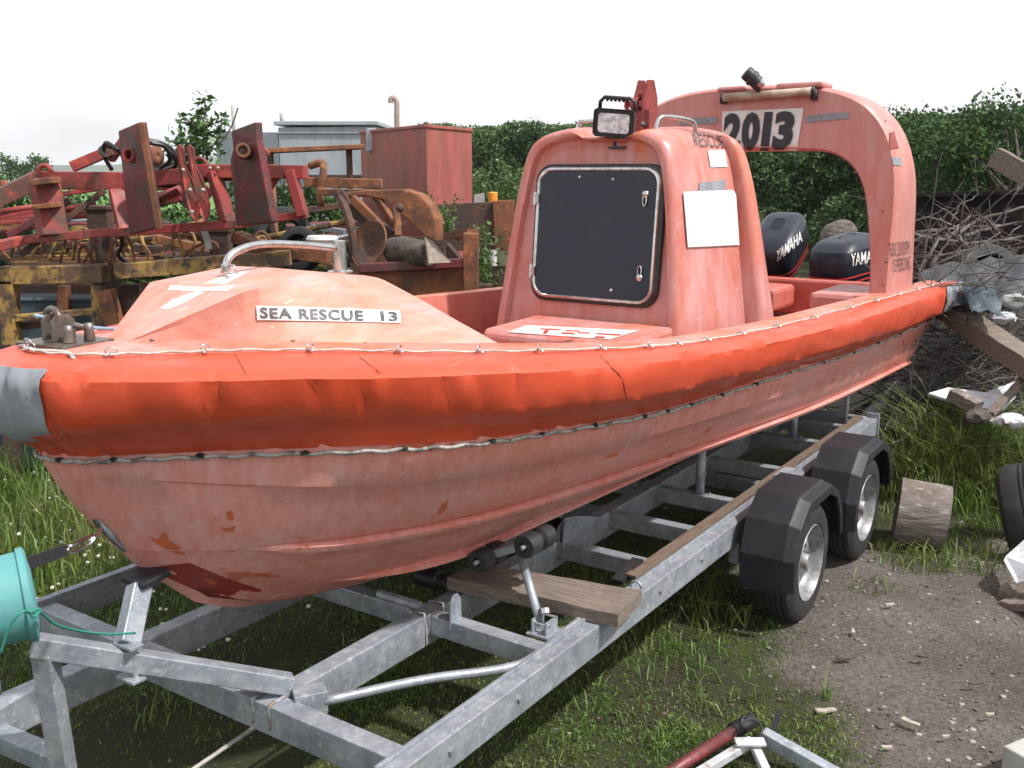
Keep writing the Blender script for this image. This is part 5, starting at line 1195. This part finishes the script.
# weathered beams
def beam(label, a, b, w_, h_, m_='wood', name='timber_beam'):
    a = V(a); b = V(b); o_ = MB(); n = 8
    t = (b-a).normalized(); s_ = t.cross(V((0,0,1))).normalized(); u_ = s_.cross(t)
    rows = []
    for k in range(n+1):
        c = a+(b-a)*k/n+u_*mnoise.noise(V((k*.7,1,a.x)))*.01
        rows.append([c+s_*(i*w_/2*(1+.06*mnoise.noise(V((k,i,j)))))+u_*(j*h_/2*(1+.08*mnoise.noise(V((k*1.3,i,j+5))))) for i,j in ((-1,-1),(1,-1),(1,1),(-1,1))])
    o_.grid(rows, wrap=True); o_.add(rows[0],[(3,2,1,0)]); o_.add(rows[-1],[(0,1,2,3)])
    o = o_.build(name, M[m_], bevel=.006); return setp(o, label, 'timber')
beam('long weathered beam sloping down right from the stern corner', at(938,303,7.3), at(1060,385,6.0), .17,.13)
beam('grey round-edged post slanting over the trough at the right edge', at(994,157,8.8), at(1075,200,8.4), .16,.17)
beam('broken brown plank end lying low at the right edge', at(1003,591,4.72)-V((0,0,.0)), V((2.75,4.45,.06)), .12,.05)
beam('second broken plank stacked on the brown one, right edge', at(1006,603,4.62), V((2.7,4.25,.09)), .10,.04)
beam('short rotten timber offcut lying on the white board', at(952,394,6.35), at(978,408,6.2), .10,.08, 'log')
beam('narrow grey lath leaning on the white board, right edge', at(990,414,6.1), at(1024,380,6.3), .06,.03)
o = MB().box(tuple(gnd(1034,762,.05)),(.16,.14,.10),(0,0,.5)).build('concrete_offcut', M['conc'], bevel=.008); setp(o, 'pale square block at the bottom right corner', 'block')
# white board, stone, scraps
P = [at(928,393,6.45),at(948,387,6.5),at(985,392,6.5),at(1018,380,6.6),at(1016,396,6.45),at(1003,410,6.3),at(975,407,6.3),at(950,400,6.35)]
o = MB().prism(P, (.0,.01,-.02)).build('white_board', M['whitepl'], bevel=.004); setp(o, 'broken dirty white board lying on the brushwood', 'board')
o = MB().prism([at(1003,560,4.75),at(1030,536,4.9),at(1040,575,4.55),at(1016,584,4.6)], (.02,.02,.015)).build('white_panel_scrap', M['whitepl'], bevel=.004); setp(o, 'white panel scrap leaning at the right edge above the brown planks', 'panel')
for i,(u,v,Y,r_,m_,lb) in enumerate(((1012,421,6.0,.075,'whitepl','whitish rubble lump at the right edge below the white board'),(1000,421,6.05,.05,'conc','small pale stone touching the whitish rubble lump'),(978,417,6.1,.08,'bark','brown clod just under the white board'),(1012,300,7.0,.09,'conc','pale broken block under the tarpaulin'),(1004,318,6.9,.07,'whitepl','flat white rubble piece beside the blue plastic sheet'))):
    o = MB().blob(at(u,v,Y), r_, 2, .25, 1.4, seed=i+3, squash=(1.2,.8,.6)).build('rubble_lump', M[m_]); setp(o, lb, 'rubble', 'rubble lumps on the heap')
# cut log beside wheel
a = V(gnd(893,548,.0)); 
lg = thing('cut_log', 'short thick grey cut log lying on the grass beside the rear wheel', 'log', (2.33,5.62,0))
cA = at(896,517,5.42); cB = at(946,522,5.33)
cA = V((cA.x,cA.y,.19)); cB = V((cB.x,cB.y,.165))
axl = (cB-cA); n = 40; rows = []
e1 = V((0,0,1)); e1 = (e1-axl.normalized()*e1.dot(axl.normalized())).normalized(); e2 = axl.normalized().cross(e1)
for k in range(9):
    c = cA+axl*k/8; rows.append([c+(e1*math.cos(a)+e2*math.sin(a))*(.188*(1+.05*mnoise.noise(V((math.cos(a)*2,math.sin(a)*2,k*.1)))+.012*mnoise.noise(V((math.cos(a)*9,math.sin(a)*9,k*.6))))) for a in [2*math.pi*q/n for q in range(n)]])
WR('bark_side', MB().grid(rows, wrap=True), 'log', lg, smooth=True)
for r_ in (rows[0], rows[-1]): 
    c = sum(r_, V())/len(r_); WR('cut_end', MB().add(list(r_)+[c], [(q,(q+1)%n,n) for q in range(n)]), 'wood', lg)
# stump end seen through the arch
o = MB().lathe([(-.3,.0001),(-.3,.13),(0,.125),(.008,.11),(.01,.0001)], at(843,234,8.6), (-.1,-1,.15), 18, closed=False).build('log_end', M['log'], smooth=True, autosm=50); setp(o, 'round grey log end showing above the outboard motors', 'log')
# scrap A-frame bottom right
af = thing('scrap_hitch_frame', 'broken steel hitch frame of brown and pale bars on the gravel', 'hitch frame', tuple(gnd(750,760,0)))
def g_(u,v,z): return gnd(u,v,z)
WR('brown_tube', MB().tube([g_(640,792,.07),g_(737,729,.10)], .022, 14), 'plate', af, smooth=True)
WR('tube_collar', MB().tube([g_(733,731,.10),g_(752,720,.11)], .029, 14).tube(arcpts(g_(743,726,.11), .036, 0, 360, 12, (.5,.8,0), (0,0,1)), .005, 6), 'black', af, smooth=True)
WR('pale_bar', MB().bar(g_(672,790,.06),g_(752,741,.10),.03,.03).bar(g_(752,741,.10),g_(775,790,.06),.03,.025).bar(g_(735,742,.12),g_(765,742,.12),.045,.012), 'whitepl', af, bevel=.003)
WR('steel_channel', MB().bar(g_(762,735,.10),g_(860,790,.03),.045,.05), 'galv', af, bevel=.004)
WR('end_hook', MB().tube(curve([g_(757,738,.12),g_(762,732,.14),g_(758,722,.15),g_(748,720,.16),g_(742,726,.15)],5), .005, 6).bar(g_(772,735,.10),g_(779,712,.10),.022,.012), 'black', af)
# wood chips
for i,(u,v,l,a_,lb) in enumerate(((826,711,.085,.1,'pale wood chip on the gravel below the wheel'),(911,723,.075,-.9,'thin bent wood chip to the right of the largest one'),(890,605,.05,.2,'white chip on the gravel near the cut log'),(853,632,.045,1.2,'small grey chip near the rear wheels'),(922,657,.05,-.5,'dark brown chip in the middle of the bare gravel'),(990,715,.035,.1,'tiny pale chip far right on the gravel'),(887,748,.04,.0,'pale chip near the bottom edge of the picture'),(845,659,.07,.1,'dark thin stick on the gravel'),(946,737,.03,.1,'small pale chip right of the bottom edge chip'),(975,684,.05,-.2,'thin dark stick at right on the gravel'))):
    p = g_(u,v,.012); dx = V((math.cos(a_),math.sin(a_),0)); dy = V((-dx.y,dx.x,0)); w_ = l*.16
    P = [p-dx*l*.5-dy*w_, p-dx*l*.1-dy*w_*1.2, p+dx*l*.5-dy*w_*.2, p+dx*l*.42+dy*w_*.9, p+dy*w_*.6, p-dx*l*.48+dy*w_]
    o = MB().prism(P, (0,0,.008)).build('wood_chip', M['bark'] if i in (4,7,9) else M['chip']); setp(o, lb, 'wood chip', 'wood chips on the gravel')

# ================================================================== VEGETATION
def leaves(name, P, size, m, parent=None, up=.3, asp=.55, seed=1, droop=0):
    """P: (k,3) positions -> diamond leaf quads with random orientation"""
    g_ = np.random.default_rng(seed); k = len(P)
    n_ = g_.normal(size=(k,3)); n_[:,2] = np.abs(n_[:,2])+up; n_ /= np.linalg.norm(n_,axis=1,keepdims=True)
    t = g_.normal(size=(k,3)); t[:,2] -= droop; t -= n_*(t*n_).sum(1,keepdims=True); t /= np.linalg.norm(t,axis=1,keepdims=True)
    b = np.cross(n_, t); s = (size*(.6+.8*g_.random(k)))[:,None]
    v = np.stack([P-t*s*.5, P+b*s*.5*asp-t*s*.08, P+t*s*.5+n_*s*.05, P-b*s*.5*asp-t*s*.08], 1)
    return fast_mesh(name, v, 4, m, parent)
def nz3(P, s, off=0):
    return np.array([mnoise.noise(V_((p[0]*s+off, p[1]*s+off*.3, p[2]*s))) for p in P])

# --- hedge bank: from right-near to left-far ------------------------------------------------
A0 = np.array([17.0, 15.5]); A1 = np.array([-3.0, 33.0]); 
dl = A1-A0; LN_ = np.linalg.norm(dl); du = dl/LN_; nn_ = np.array([-du[1], du[0]]); 
if nn_[1] < 0: nn_ = -nn_
def bank_h(s):     # top height along the bank, s metres from the near end
    return np.interp(s, [0, 4, 8, 12, 16, 20, 24, LN_, LN_+6], [3.95,3.72,3.45,3.35,3.40,3.45,3.5,3.55,3.4])
g_ = np.random.default_rng(5)
NLV = 170000
s_ = g_.random(NLV)*(LN_+7)-1.0; q_ = g_.random(NLV)**.8     # q: 0 foot .. 1 top
dep = q_*1.8
bx = A0[0]+du[0]*s_+nn_[0]*dep; by = A0[1]+du[1]*s_+nn_[1]*dep
hz = bank_h(s_)*(q_**.85)
P = np.stack([bx, by, hz], 1)
lump = nz3(P, .55)*.75+nz3(P, 1.6, 9)*.38+nz3(P, 4.2, 3)*.16
P[:,0] -= nn_[0]*lump*1.2; P[:,1] -= nn_[1]*lump*1.2; P[:,2] += lump*.22+g_.normal(size=NLV)*.03
P[:,0] += g_.normal(size=NLV)*.10; P[:,1] += g_.normal(size=NLV)*.16
P = P[P[:,2] > .0]
o = leaves('hedge_bank', P, .120, M['leaf_h'], seed=2, up=.35, droop=.5); setp(o, 'dense overgrown green hedge bank running behind the yard', 'hedge', kind='stuff')
# solid core below the leaves, inner shade painted into its dark green
mb = MB(); rows = []
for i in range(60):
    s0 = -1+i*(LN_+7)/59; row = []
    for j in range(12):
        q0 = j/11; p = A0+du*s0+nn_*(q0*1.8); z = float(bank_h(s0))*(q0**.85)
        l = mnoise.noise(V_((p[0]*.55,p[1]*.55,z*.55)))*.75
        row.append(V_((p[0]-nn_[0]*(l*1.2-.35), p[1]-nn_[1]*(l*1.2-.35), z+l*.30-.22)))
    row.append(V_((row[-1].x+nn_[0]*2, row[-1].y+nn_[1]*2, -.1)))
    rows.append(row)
o = MB().grid(rows).build('hedge_core', mat('hedge_shade',(.045,.078,.028),.9), smooth=True); setp(o, 'solid core inside the hedge bank, coloured dark green as shade', 'hedge', kind='stuff')

# --- trees on the skyline ------------------------------------------------------------------
def tree(name, label, x, y, h, r, m, n=2600, ls=.16, trunk=True, group='trees on the skyline beyond the hedge', seed=0, base=.25, sparse=0, squash=.75):
    t_ = thing(name, label, 'tree', (x, y, 0), 0, group); gg = np.random.default_rng(seed+40)
    tb_ = MB(); rd = random.Random(seed)
    tb_.tube([(0,0,0),(rd.uniform(-.1,.1),0,h*.35),(rd.uniform(-.2,.2),0,h*.6),(0,0,h*.85)], [h*.028,h*.022,h*.014,h*.004], 7)
    cl = []
    for k in range(9 if not sparse else 12):
        a = rd.uniform(0, 6.28); e = rd.uniform(base, .95); rr2 = r*(.25+.6*math.sqrt(max(0,1-((e-.55)/.5)**2)))*rd.uniform(.5,1)
        c = V_((math.cos(a)*rr2, math.sin(a)*rr2, h*e)); cl.append((c, r*rd.uniform(.28,.5)))
        tb_.tube([(0,0,h*e*.65), (c.x*.5,c.y*.5,h*e*.85), tuple(c)], [h*.010,h*.006,h*.002], 5)
    tb_.build('trunk', M['bark'], t_, smooth=True)
    pts = []
    for c, cr in cl:
        kk = n//len(cl); d_ = gg.normal(size=(kk,3)); d_ /= np.linalg.norm(d_,axis=1,keepdims=True); rad = cr*(gg.random(kk)**.45)
        q = d_*rad[:,None]; q[:,2] *= squash; pts.append(q+np.array(c))
    Pq = np.concatenate(pts); Pq += gg.normal(size=Pq.shape)*ls*.5
    leaves('crown', Pq, ls, m, t_, seed=seed)
    return t_
SK = [(462,128,33,1.3,'small dark tree just left of the red tank top, on the skyline'),(500,121,34,1.5,'rounded tree on the skyline right of the red tank'),(535,125,32,1.4,'dark tree crown next to the cabin roof edge on the skyline'),(560,128,31,1.2,'low tree crown right behind the cabin roof rail'),
      (418,128,36,.9,'tiny treetop above the red tank'),(905,112,22,1.1,'low tree crown touching the arch shoulder on the skyline'),(948,104,20,1.5,'broad tree crown above the hedge right of the arch'),(985,101,19,1.1,'tree crown near the right edge above the hedge'),(1018,97,18,1.4,'tree crown cut by the right edge of the picture'),(925,108,23,1.2,'small tree crown between the arch and the broad crown')]
for i,(u,v,Y,r_,lb) in enumerate(SK):
    p = at(u,v+3,Y); tree('skyline_tree', lb, p.x, Y, p.z, r_, M['leaf_d'], 4500, .095, seed=i, base=.5)
# open left distance: field trees
for i,(u,v,Y,r_,lb) in enumerate(((8,158,90,1.7,'distant field tree, leftmost of the far row'),(25,156,92,1.6,'distant field tree, middle of the far row at left'),(39,160,94,1.3,'distant field tree, right end of the far row at left'),(-8,165,90,2.5,'distant field tree cut by the left edge'))):
    p = at(u,v,Y); tree('field_tree', lb, p.x, Y, p.z, r_, M['leaf_d'], 500, .35, seed=20+i, group='far row of trees on the field', base=.35)
# bush behind the implement (u 200)
p = at(199,103,10.8); t_ = tree('elder_bush', 'loose green bush rising between the two tall mounting plates', p.x-.0, 10.8, p.z-.32, .62, M['leaf_b'], 3600, .085, seed=61, group=None, base=.35, squash=1.0)
p2 = at(205,97,10.8)
mb = MB(); pts = []
rd = random.Random(5)
for (u0,v0,u1,v1) in ((196,135,205,97),(205,140,185,118),(200,130,212,122),(210,150,222,118),(215,150,238,108)):
    a = at(u0,v0,10.8); b = at(u1,v1,10.8); mb.tube(curve([a,(a+b)/2+V_((.04,0,0)),b],4), .008, 5)
    if u1 < 230:
        for k in range(70):
            f = rd.random(); c = a*(1-f)+b*f; pts.append((c.x+rd.gauss(0,.05), c.y+rd.gauss(0,.08), c.z+rd.gauss(0,.05)))
mb.build('shoot', M['bark'], t_, world=True); 
q = np.array(pts)-np.array(t_.location); leaves('shoot_leaves', q, .08, M['leaf_b'], t_, seed=9)

# --- far field, hills ---------------------------------------------------------------------
o = MB().grid([[V_((-400,30,.02)),V_((2,30,.02))],[V_((-1500,420,2.2)),V_((100,420,2.2))]]).build('field', M['field']); o['kind'] = 'structure'
mb = MB(); rows = []
for i in range(60):
    x = -1800+i*40; rows.append([V_((x,1300+60*math.sin(i*.3),-5)), V_((x,1500,16+7*math.sin(i*.21)+4*math.sin(i*.57))), V_((x,1900,16+9*math.sin(i*.13+1)))])
o = MB().grid(rows).build('hills', M['hill'], smooth=True); o['kind'] = 'structure'

# nettle bank behind the scrap on the left
gq = np.random.default_rng(31); k = 42000
x = gq.uniform(-7.5,-1.6,k); y = gq.uniform(9.2,11.2,k); top = 1.80-.16*(y-9.2)/2+.12*np.sin(x*2.3)+.08*np.sin(x*5.1)
P = np.stack([x,y,top*gq.random(k)**.55],1); P[:,2] += nz3(P,1.5)*.18
o = leaves('nettle_bank', P, .07, M['leaf_d'], seed=33, up=.4, droop=.5); setp(o, 'dark nettles and brambles growing up behind the scrap implements', 'nettles', kind='stuff')
# --- weeds near the tank --------------------------------------------------------------------
def weed(label, u, v, Y, h, n, r_, name='weed_clump', m='leaf_l', seed=0):
    b = at(u, v, Y); z0 = max(0, b.z); t_ = thing(name, label, 'plant', (b.x, Y, z0), 0, 'weeds growing among the scrap'); gg = np.random.default_rng(seed)
    mb = MB(); P = []
    for k in range(n):
        a = gg.random()*6.28; rr3 = r_*gg.random()**.5; x, y = math.cos(a)*rr3, math.sin(a)*rr3; hh2 = h*(.6+.5*gg.random()); lx2, ly2 = gg.normal()*.12*h, gg.normal()*.1*h
        mb.tube([(x,y,0),(x+lx2*.4,y+ly2*.4,hh2*.5),(x+lx2,y+ly2,hh2)], [.006,.004,.002], 4)
        for f in np.linspace(.15,1,10):
            for _ in range(3): P.append((x+lx2*f+gg.normal()*.03, y+ly2*f+gg.normal()*.03, hh2*f+gg.normal()*.02))
    mb.build('stems', M['leaf_l'], t_); leaves('foliage', np.array(P), .042, M[m], t_, seed=seed, droop=.6)
    return t_
weed('tall green weed clump growing before the rusty steel panel', 485, 300, 8.0, .55, 16, .16, seed=1)
weed('small weed at the left foot of the steel panel', 443, 238, 8.6, .35, 8, .10, seed=2)
weed('weed clump right beside the red tank under the hedge', 486, 206, 12, .45, 40, .5, seed=3)
weed('dry pale weed between skip and cabin', 478, 285, 7.4, .4, 7, .08, seed=4)
weed('weed behind the orange-capped post', 506, 204, 12.5, .45, 30, .45, seed=5)

# --- grass --------------------------------------------------------------------------------
def blades(name, pts, hgt, wid, lean, m, label, seed):
    gg = np.random.default_rng(seed); k = len(pts); P = np.zeros((k,3)); P[:,:2] = pts[:,:2]
    P[:,2] = [gz(x,y)-.015 for x,y in pts[:,:2]]
    a = gg.random(k)*6.283; dirv = np.stack([np.cos(a),np.sin(a),np.zeros(k)],1)
    a2 = gg.random(k)*6.283; sd2 = np.stack([np.cos(a2),np.sin(a2),np.zeros(k)],1)
    h = pts[:,2]*hgt*(.45+.9*gg.random(k)); l = lean*h*(gg.random(k)*1.3+.1); w2 = wid*(.6+.7*gg.random(k))
    up = np.array([0,0,1.])
    m1 = P+dirv*(l*.3)[:,None]+up*(h*.6)[:,None]; tip = P+dirv*l[:,None]+up*(h*(.95-.2*lean))[:,None]
    q1 = np.stack([P-sd2*w2[:,None]*.5, P+sd2*w2[:,None]*.5, m1+sd2*w2[:,None]*.42, m1-sd2*w2[:,None]*.42],1)
    q2 = np.stack([m1-sd2*w2[:,None]*.42, m1+sd2*w2[:,None]*.42, tip+sd2*w2[:,None]*.05, tip-sd2*w2[:,None]*.05],1)
    v = np.stack([q1,q2],1).reshape(-1,4,3)
    # weld each blade: six vertices
    V6 = np.stack([q1[:,0],q1[:,1],q1[:,2],q1[:,3],q2[:,2],q2[:,3]],1).reshape(-1,3)
    idx = np.arange(k)[:,None]*6; F1 = idx+np.array([0,1,2,3]); F2 = idx+np.array([3,2,4,5]); Fa = np.stack([F1,F2],1).reshape(-1)
    me = bpy.data.meshes.new(name); me.vertices.add(k*6); me.vertices.foreach_set('co', V6.reshape(-1).astype(np.float32))
    me.loops.add(k*8); me.loops.foreach_set('vertex_index', Fa.astype(np.int32)); me.polygons.add(k*2)
    me.polygons.foreach_set('loop_start', np.arange(0,k*8,4,dtype=np.int32)); me.polygons.foreach_set('loop_total', np.full(k*2,4,dtype=np.int32)); me.update()
    o = bpy.data.objects.new(name, me); COL.objects.link(o); me.materials.append(m); setp(o, label, 'grass', kind='stuff'); return o
def scatter(n, x0, x1, y0, y1, fn, seed):
    gg = np.random.default_rng(seed); out_ = []
    X = gg.random((n,2))*[x1-x0,y1-y0]+[x0,y0]
    for x,y in X:
        d_ = fn(x,y)
        if d_ > 0 and gg.random() < min(1,d_): out_.append((x,y,max(.3,min(1.4,d_+.2))))
    return np.array(out_)
def under(x, y):       # beneath hull and trailer
    q = MINV @ V_((x,y,0)); return max(0, 1-max(abs(q.y)-.9,0)/.3)*(1 if 0 < q.x < 6.5 else 0)
def fshort(x, y):
    n = mnoise.noise(V_((x*1.7,y*1.7,9)))+.5*mnoise.noise(V_((x*6,y*6,2)))
    d_ = (1-dirtmask(x,y))*(.62+n*1.0)
    if under(x,y) > .5: d_ *= .55
    return d_
blades('short_grass', np.concatenate([scatter(230000, -4.2, 3.4, 1.2, 8.2, fshort, 1), scatter(190000, -.9, 2.5, 2.5, 5.7, fshort, 41)*np.array([1,1,.8])]), .044, .0048, 1.0, M['grass'], 'short patchy grass on the yard around and under the trailer', 1)
def ftall(x, y):
    d1 = 1-math.hypot((x-2.95)/.80,(y-6.45)/.65)                     # tuft behind the log
    d2 = 1-math.hypot((x-3.45)/.6,(y-6.1)/.5)
    return max(d1,d2)*1.6
blades('tall_grass', scatter(16000, 2.0, 4.0, 5.4, 7.4, ftall, 2), .46, .010, .75, M['grass'], 'tall lush grass tuft growing behind the cut log', 2)
def fleft(x, y):
    q = MINV @ V_((x,y,0)); d_ = (q.y-.6)/.7 if q.x > -.5 else .6
    if y < 1.9: d_ *= .3
    return min(1,d_)*(.65+.5*mnoise.noise(V_((x*2,y*2,4)))) if x < .4 else 0
blades('meadow_grass', scatter(52000, -4.6, .4, 1.9, 6.8, fleft, 3), .080, .0055, .8, M['grass'], 'clover meadow grass to the left of the bow', 3)
def fleft2(x,y):
    return .9 if -4.6 < x < -1.9 and 4.6 < y < 6.6 else 0
blades('rank_grass', scatter(4500, -4.6, -1.2, 4.3, 6.6, fleft2, 4), .32, .008, .5, M['grass'], 'rank tall grass in the shade under the yellow frame', 4)
# sparse longer tufts in the dirt edge and by the wheel
gg = np.random.default_rng(12); pts = []
for (u,v,n,r_,h) in ((700,615,60,.10,2.6),(712,605,30,.05,3.4),(735,625,25,.06,2.5),(827,700,18,.02,1.5),(915,560,220,.22,1.8),(960,560,200,.25,2.0),(870,585,50,.12,.9),(655,660,60,.2,1.3),(600,700,60,.2,1.2),(560,745,25,.1,1.4),(720,690,70,.2,1.3),(690,650,70,.2,1.5),(380,650,60,.2,1.4),(640,625,40,.1,1.2),(160,710,40,.15,2.0),(330,560,60,.3,2.0),(880,470,160,.2,3.2),(1000,520,100,.2,3),(890,450,100,.15,3.5)):
    c = gnd(u,v,0)
    for k in range(n): 
        a = gg.random()*6.28; q = r_*gg.random()**.5; pts.append((c.x+math.cos(a)*q, c.y+math.sin(a)*q, h))
blades('grass_tufts', np.array(pts), .062, .006, .9, M['grass'], 'separate longer grass tufts at the gravel edge and wheels', 7)
# clover leaves + flowers
def clv(x,y): return fleft(x,y)*.8
cp = scatter(9000, -4.2, .3, 1.9, 6.0, clv, 8)
Pc = np.stack([cp[:,0],cp[:,1],.03+.05*np.random.default_rng(1).random(len(cp))],1)
o = leaves('clover_leaves', Pc, .022, M['leaf_l'], seed=4, up=2, asp=.9); setp(o, 'small clover leaves among the meadow grass', 'clover', kind='stuff')
def fw(x,y): return fshort(x,y)*.9 if under(x,y) < .2 or x<1 else .5*fshort(x,y)
cp = scatter(9000, -1.5, 3.2, 1.8, 6.0, fw, 18)
Pc = np.stack([cp[:,0],cp[:,1],.012+.02*np.random.default_rng(1).random(len(cp))],1)
o = leaves('low_weeds', Pc, .014, M['leaf_l'], seed=14, up=2, asp=.8); setp(o, 'tiny low weeds in the patchy grass', 'weeds', kind='stuff')
mb = MB(); rd = random.Random(9); k = 0
while k < 170:
    u, v = rd.uniform(-10,330), rd.uniform(470,650); p = gnd(u,v,.09)
    q = MINV @ V_(p)
    if q.y < .75 or (u > 120 and rd.random() < .3): 
        k += .2; continue
    p.z = rd.uniform(.05,.095); mb.blob(p, rd.uniform(.008,.013), 1, .2, 2, seed=k, squash=(1,1,.8)); k += 1
o = mb.build('clover_flowers', M['clover']); setp(o, 'white clover flower heads dotted in the meadow grass', 'clover flowers', kind='stuff')
# gravel stones
def fst(x,y): return .25+.75*dirtmask(x,y)
sp_ = scatter(6500, -.6, 3.6, 1.6, 6.2, fst, 21); mb = MB(); rd = random.Random(2)
bs_ = bmesh.new(); bmesh.ops.create_icosphere(bs_, subdivisions=1, radius=1); bv_ = [v.co.copy() for v in bs_.verts]; bf_ = [tuple(v.index for v in f.verts) for f in bs_.faces]; bs_.free()
for (x,y,_) in sp_:
    r_ = .0016+.013*rd.random()**7; 
    sx, sy, sz = rd.uniform(.7,1.4), rd.uniform(.7,1.4), rd.uniform(.35,.8); c = V_((x,y,gz(x,y)-.010)); mb.add([c+V_((v.x*r_*sx*rd.uniform(.8,1.2),v.y*r_*sy,v.z*r_*sz)) for v in bv_], bf_)
o = mb.build('gravel', M['stone'], fixn=False); setp(o, 'small loose stones scattered over the bare earth', 'gravel', kind='stuff')
mb = MB()
for k in range(260):
    u, v = rd.uniform(560,1024), rd.uniform(585,768); p = gnd(u,v,0); r_ = .004+.008*rd.random()**3
    c = V_((p.x,p.y,gz(p.x,p.y)-.008)); mb.add([c+V_((q.x*r_*rd.uniform(.7,1.4),q.y*r_*1.1,q.z*r_*.35)) for q in bv_], bf_)
o = mb.build('debris_flakes', mat('flake',(.09,.065,.05),.9,island=.5), fixn=False); setp(o, 'brown bark flakes and litter over the gravel', 'litter', kind='stuff')
# haze
hz_ = MB().box((0,1180,44),(4200,2500,100)).build('haze', None); hz_['kind'] = 'stuff'; hz_['label'] = 'thin pale haze over the far fields'; hz_['category'] = 'haze'
m = bpy.data.materials.new('haze_air'); m.use_nodes = True; t = m.node_tree; t.nodes.remove(t.nodes['Principled BSDF']); pv = t.nodes.new('ShaderNodeVolumePrincipled'); pv.inputs['Density'].default_value = .00035; pv.inputs['Color'].default_value = (.96,.98,1,1); pv.inputs['Anisotropy'].default_value = .3
t.links.new(pv.outputs[0], t.nodes['Material Output'].inputs['Volume']); hz_.data.materials.clear(); hz_.data.materials.append(m)
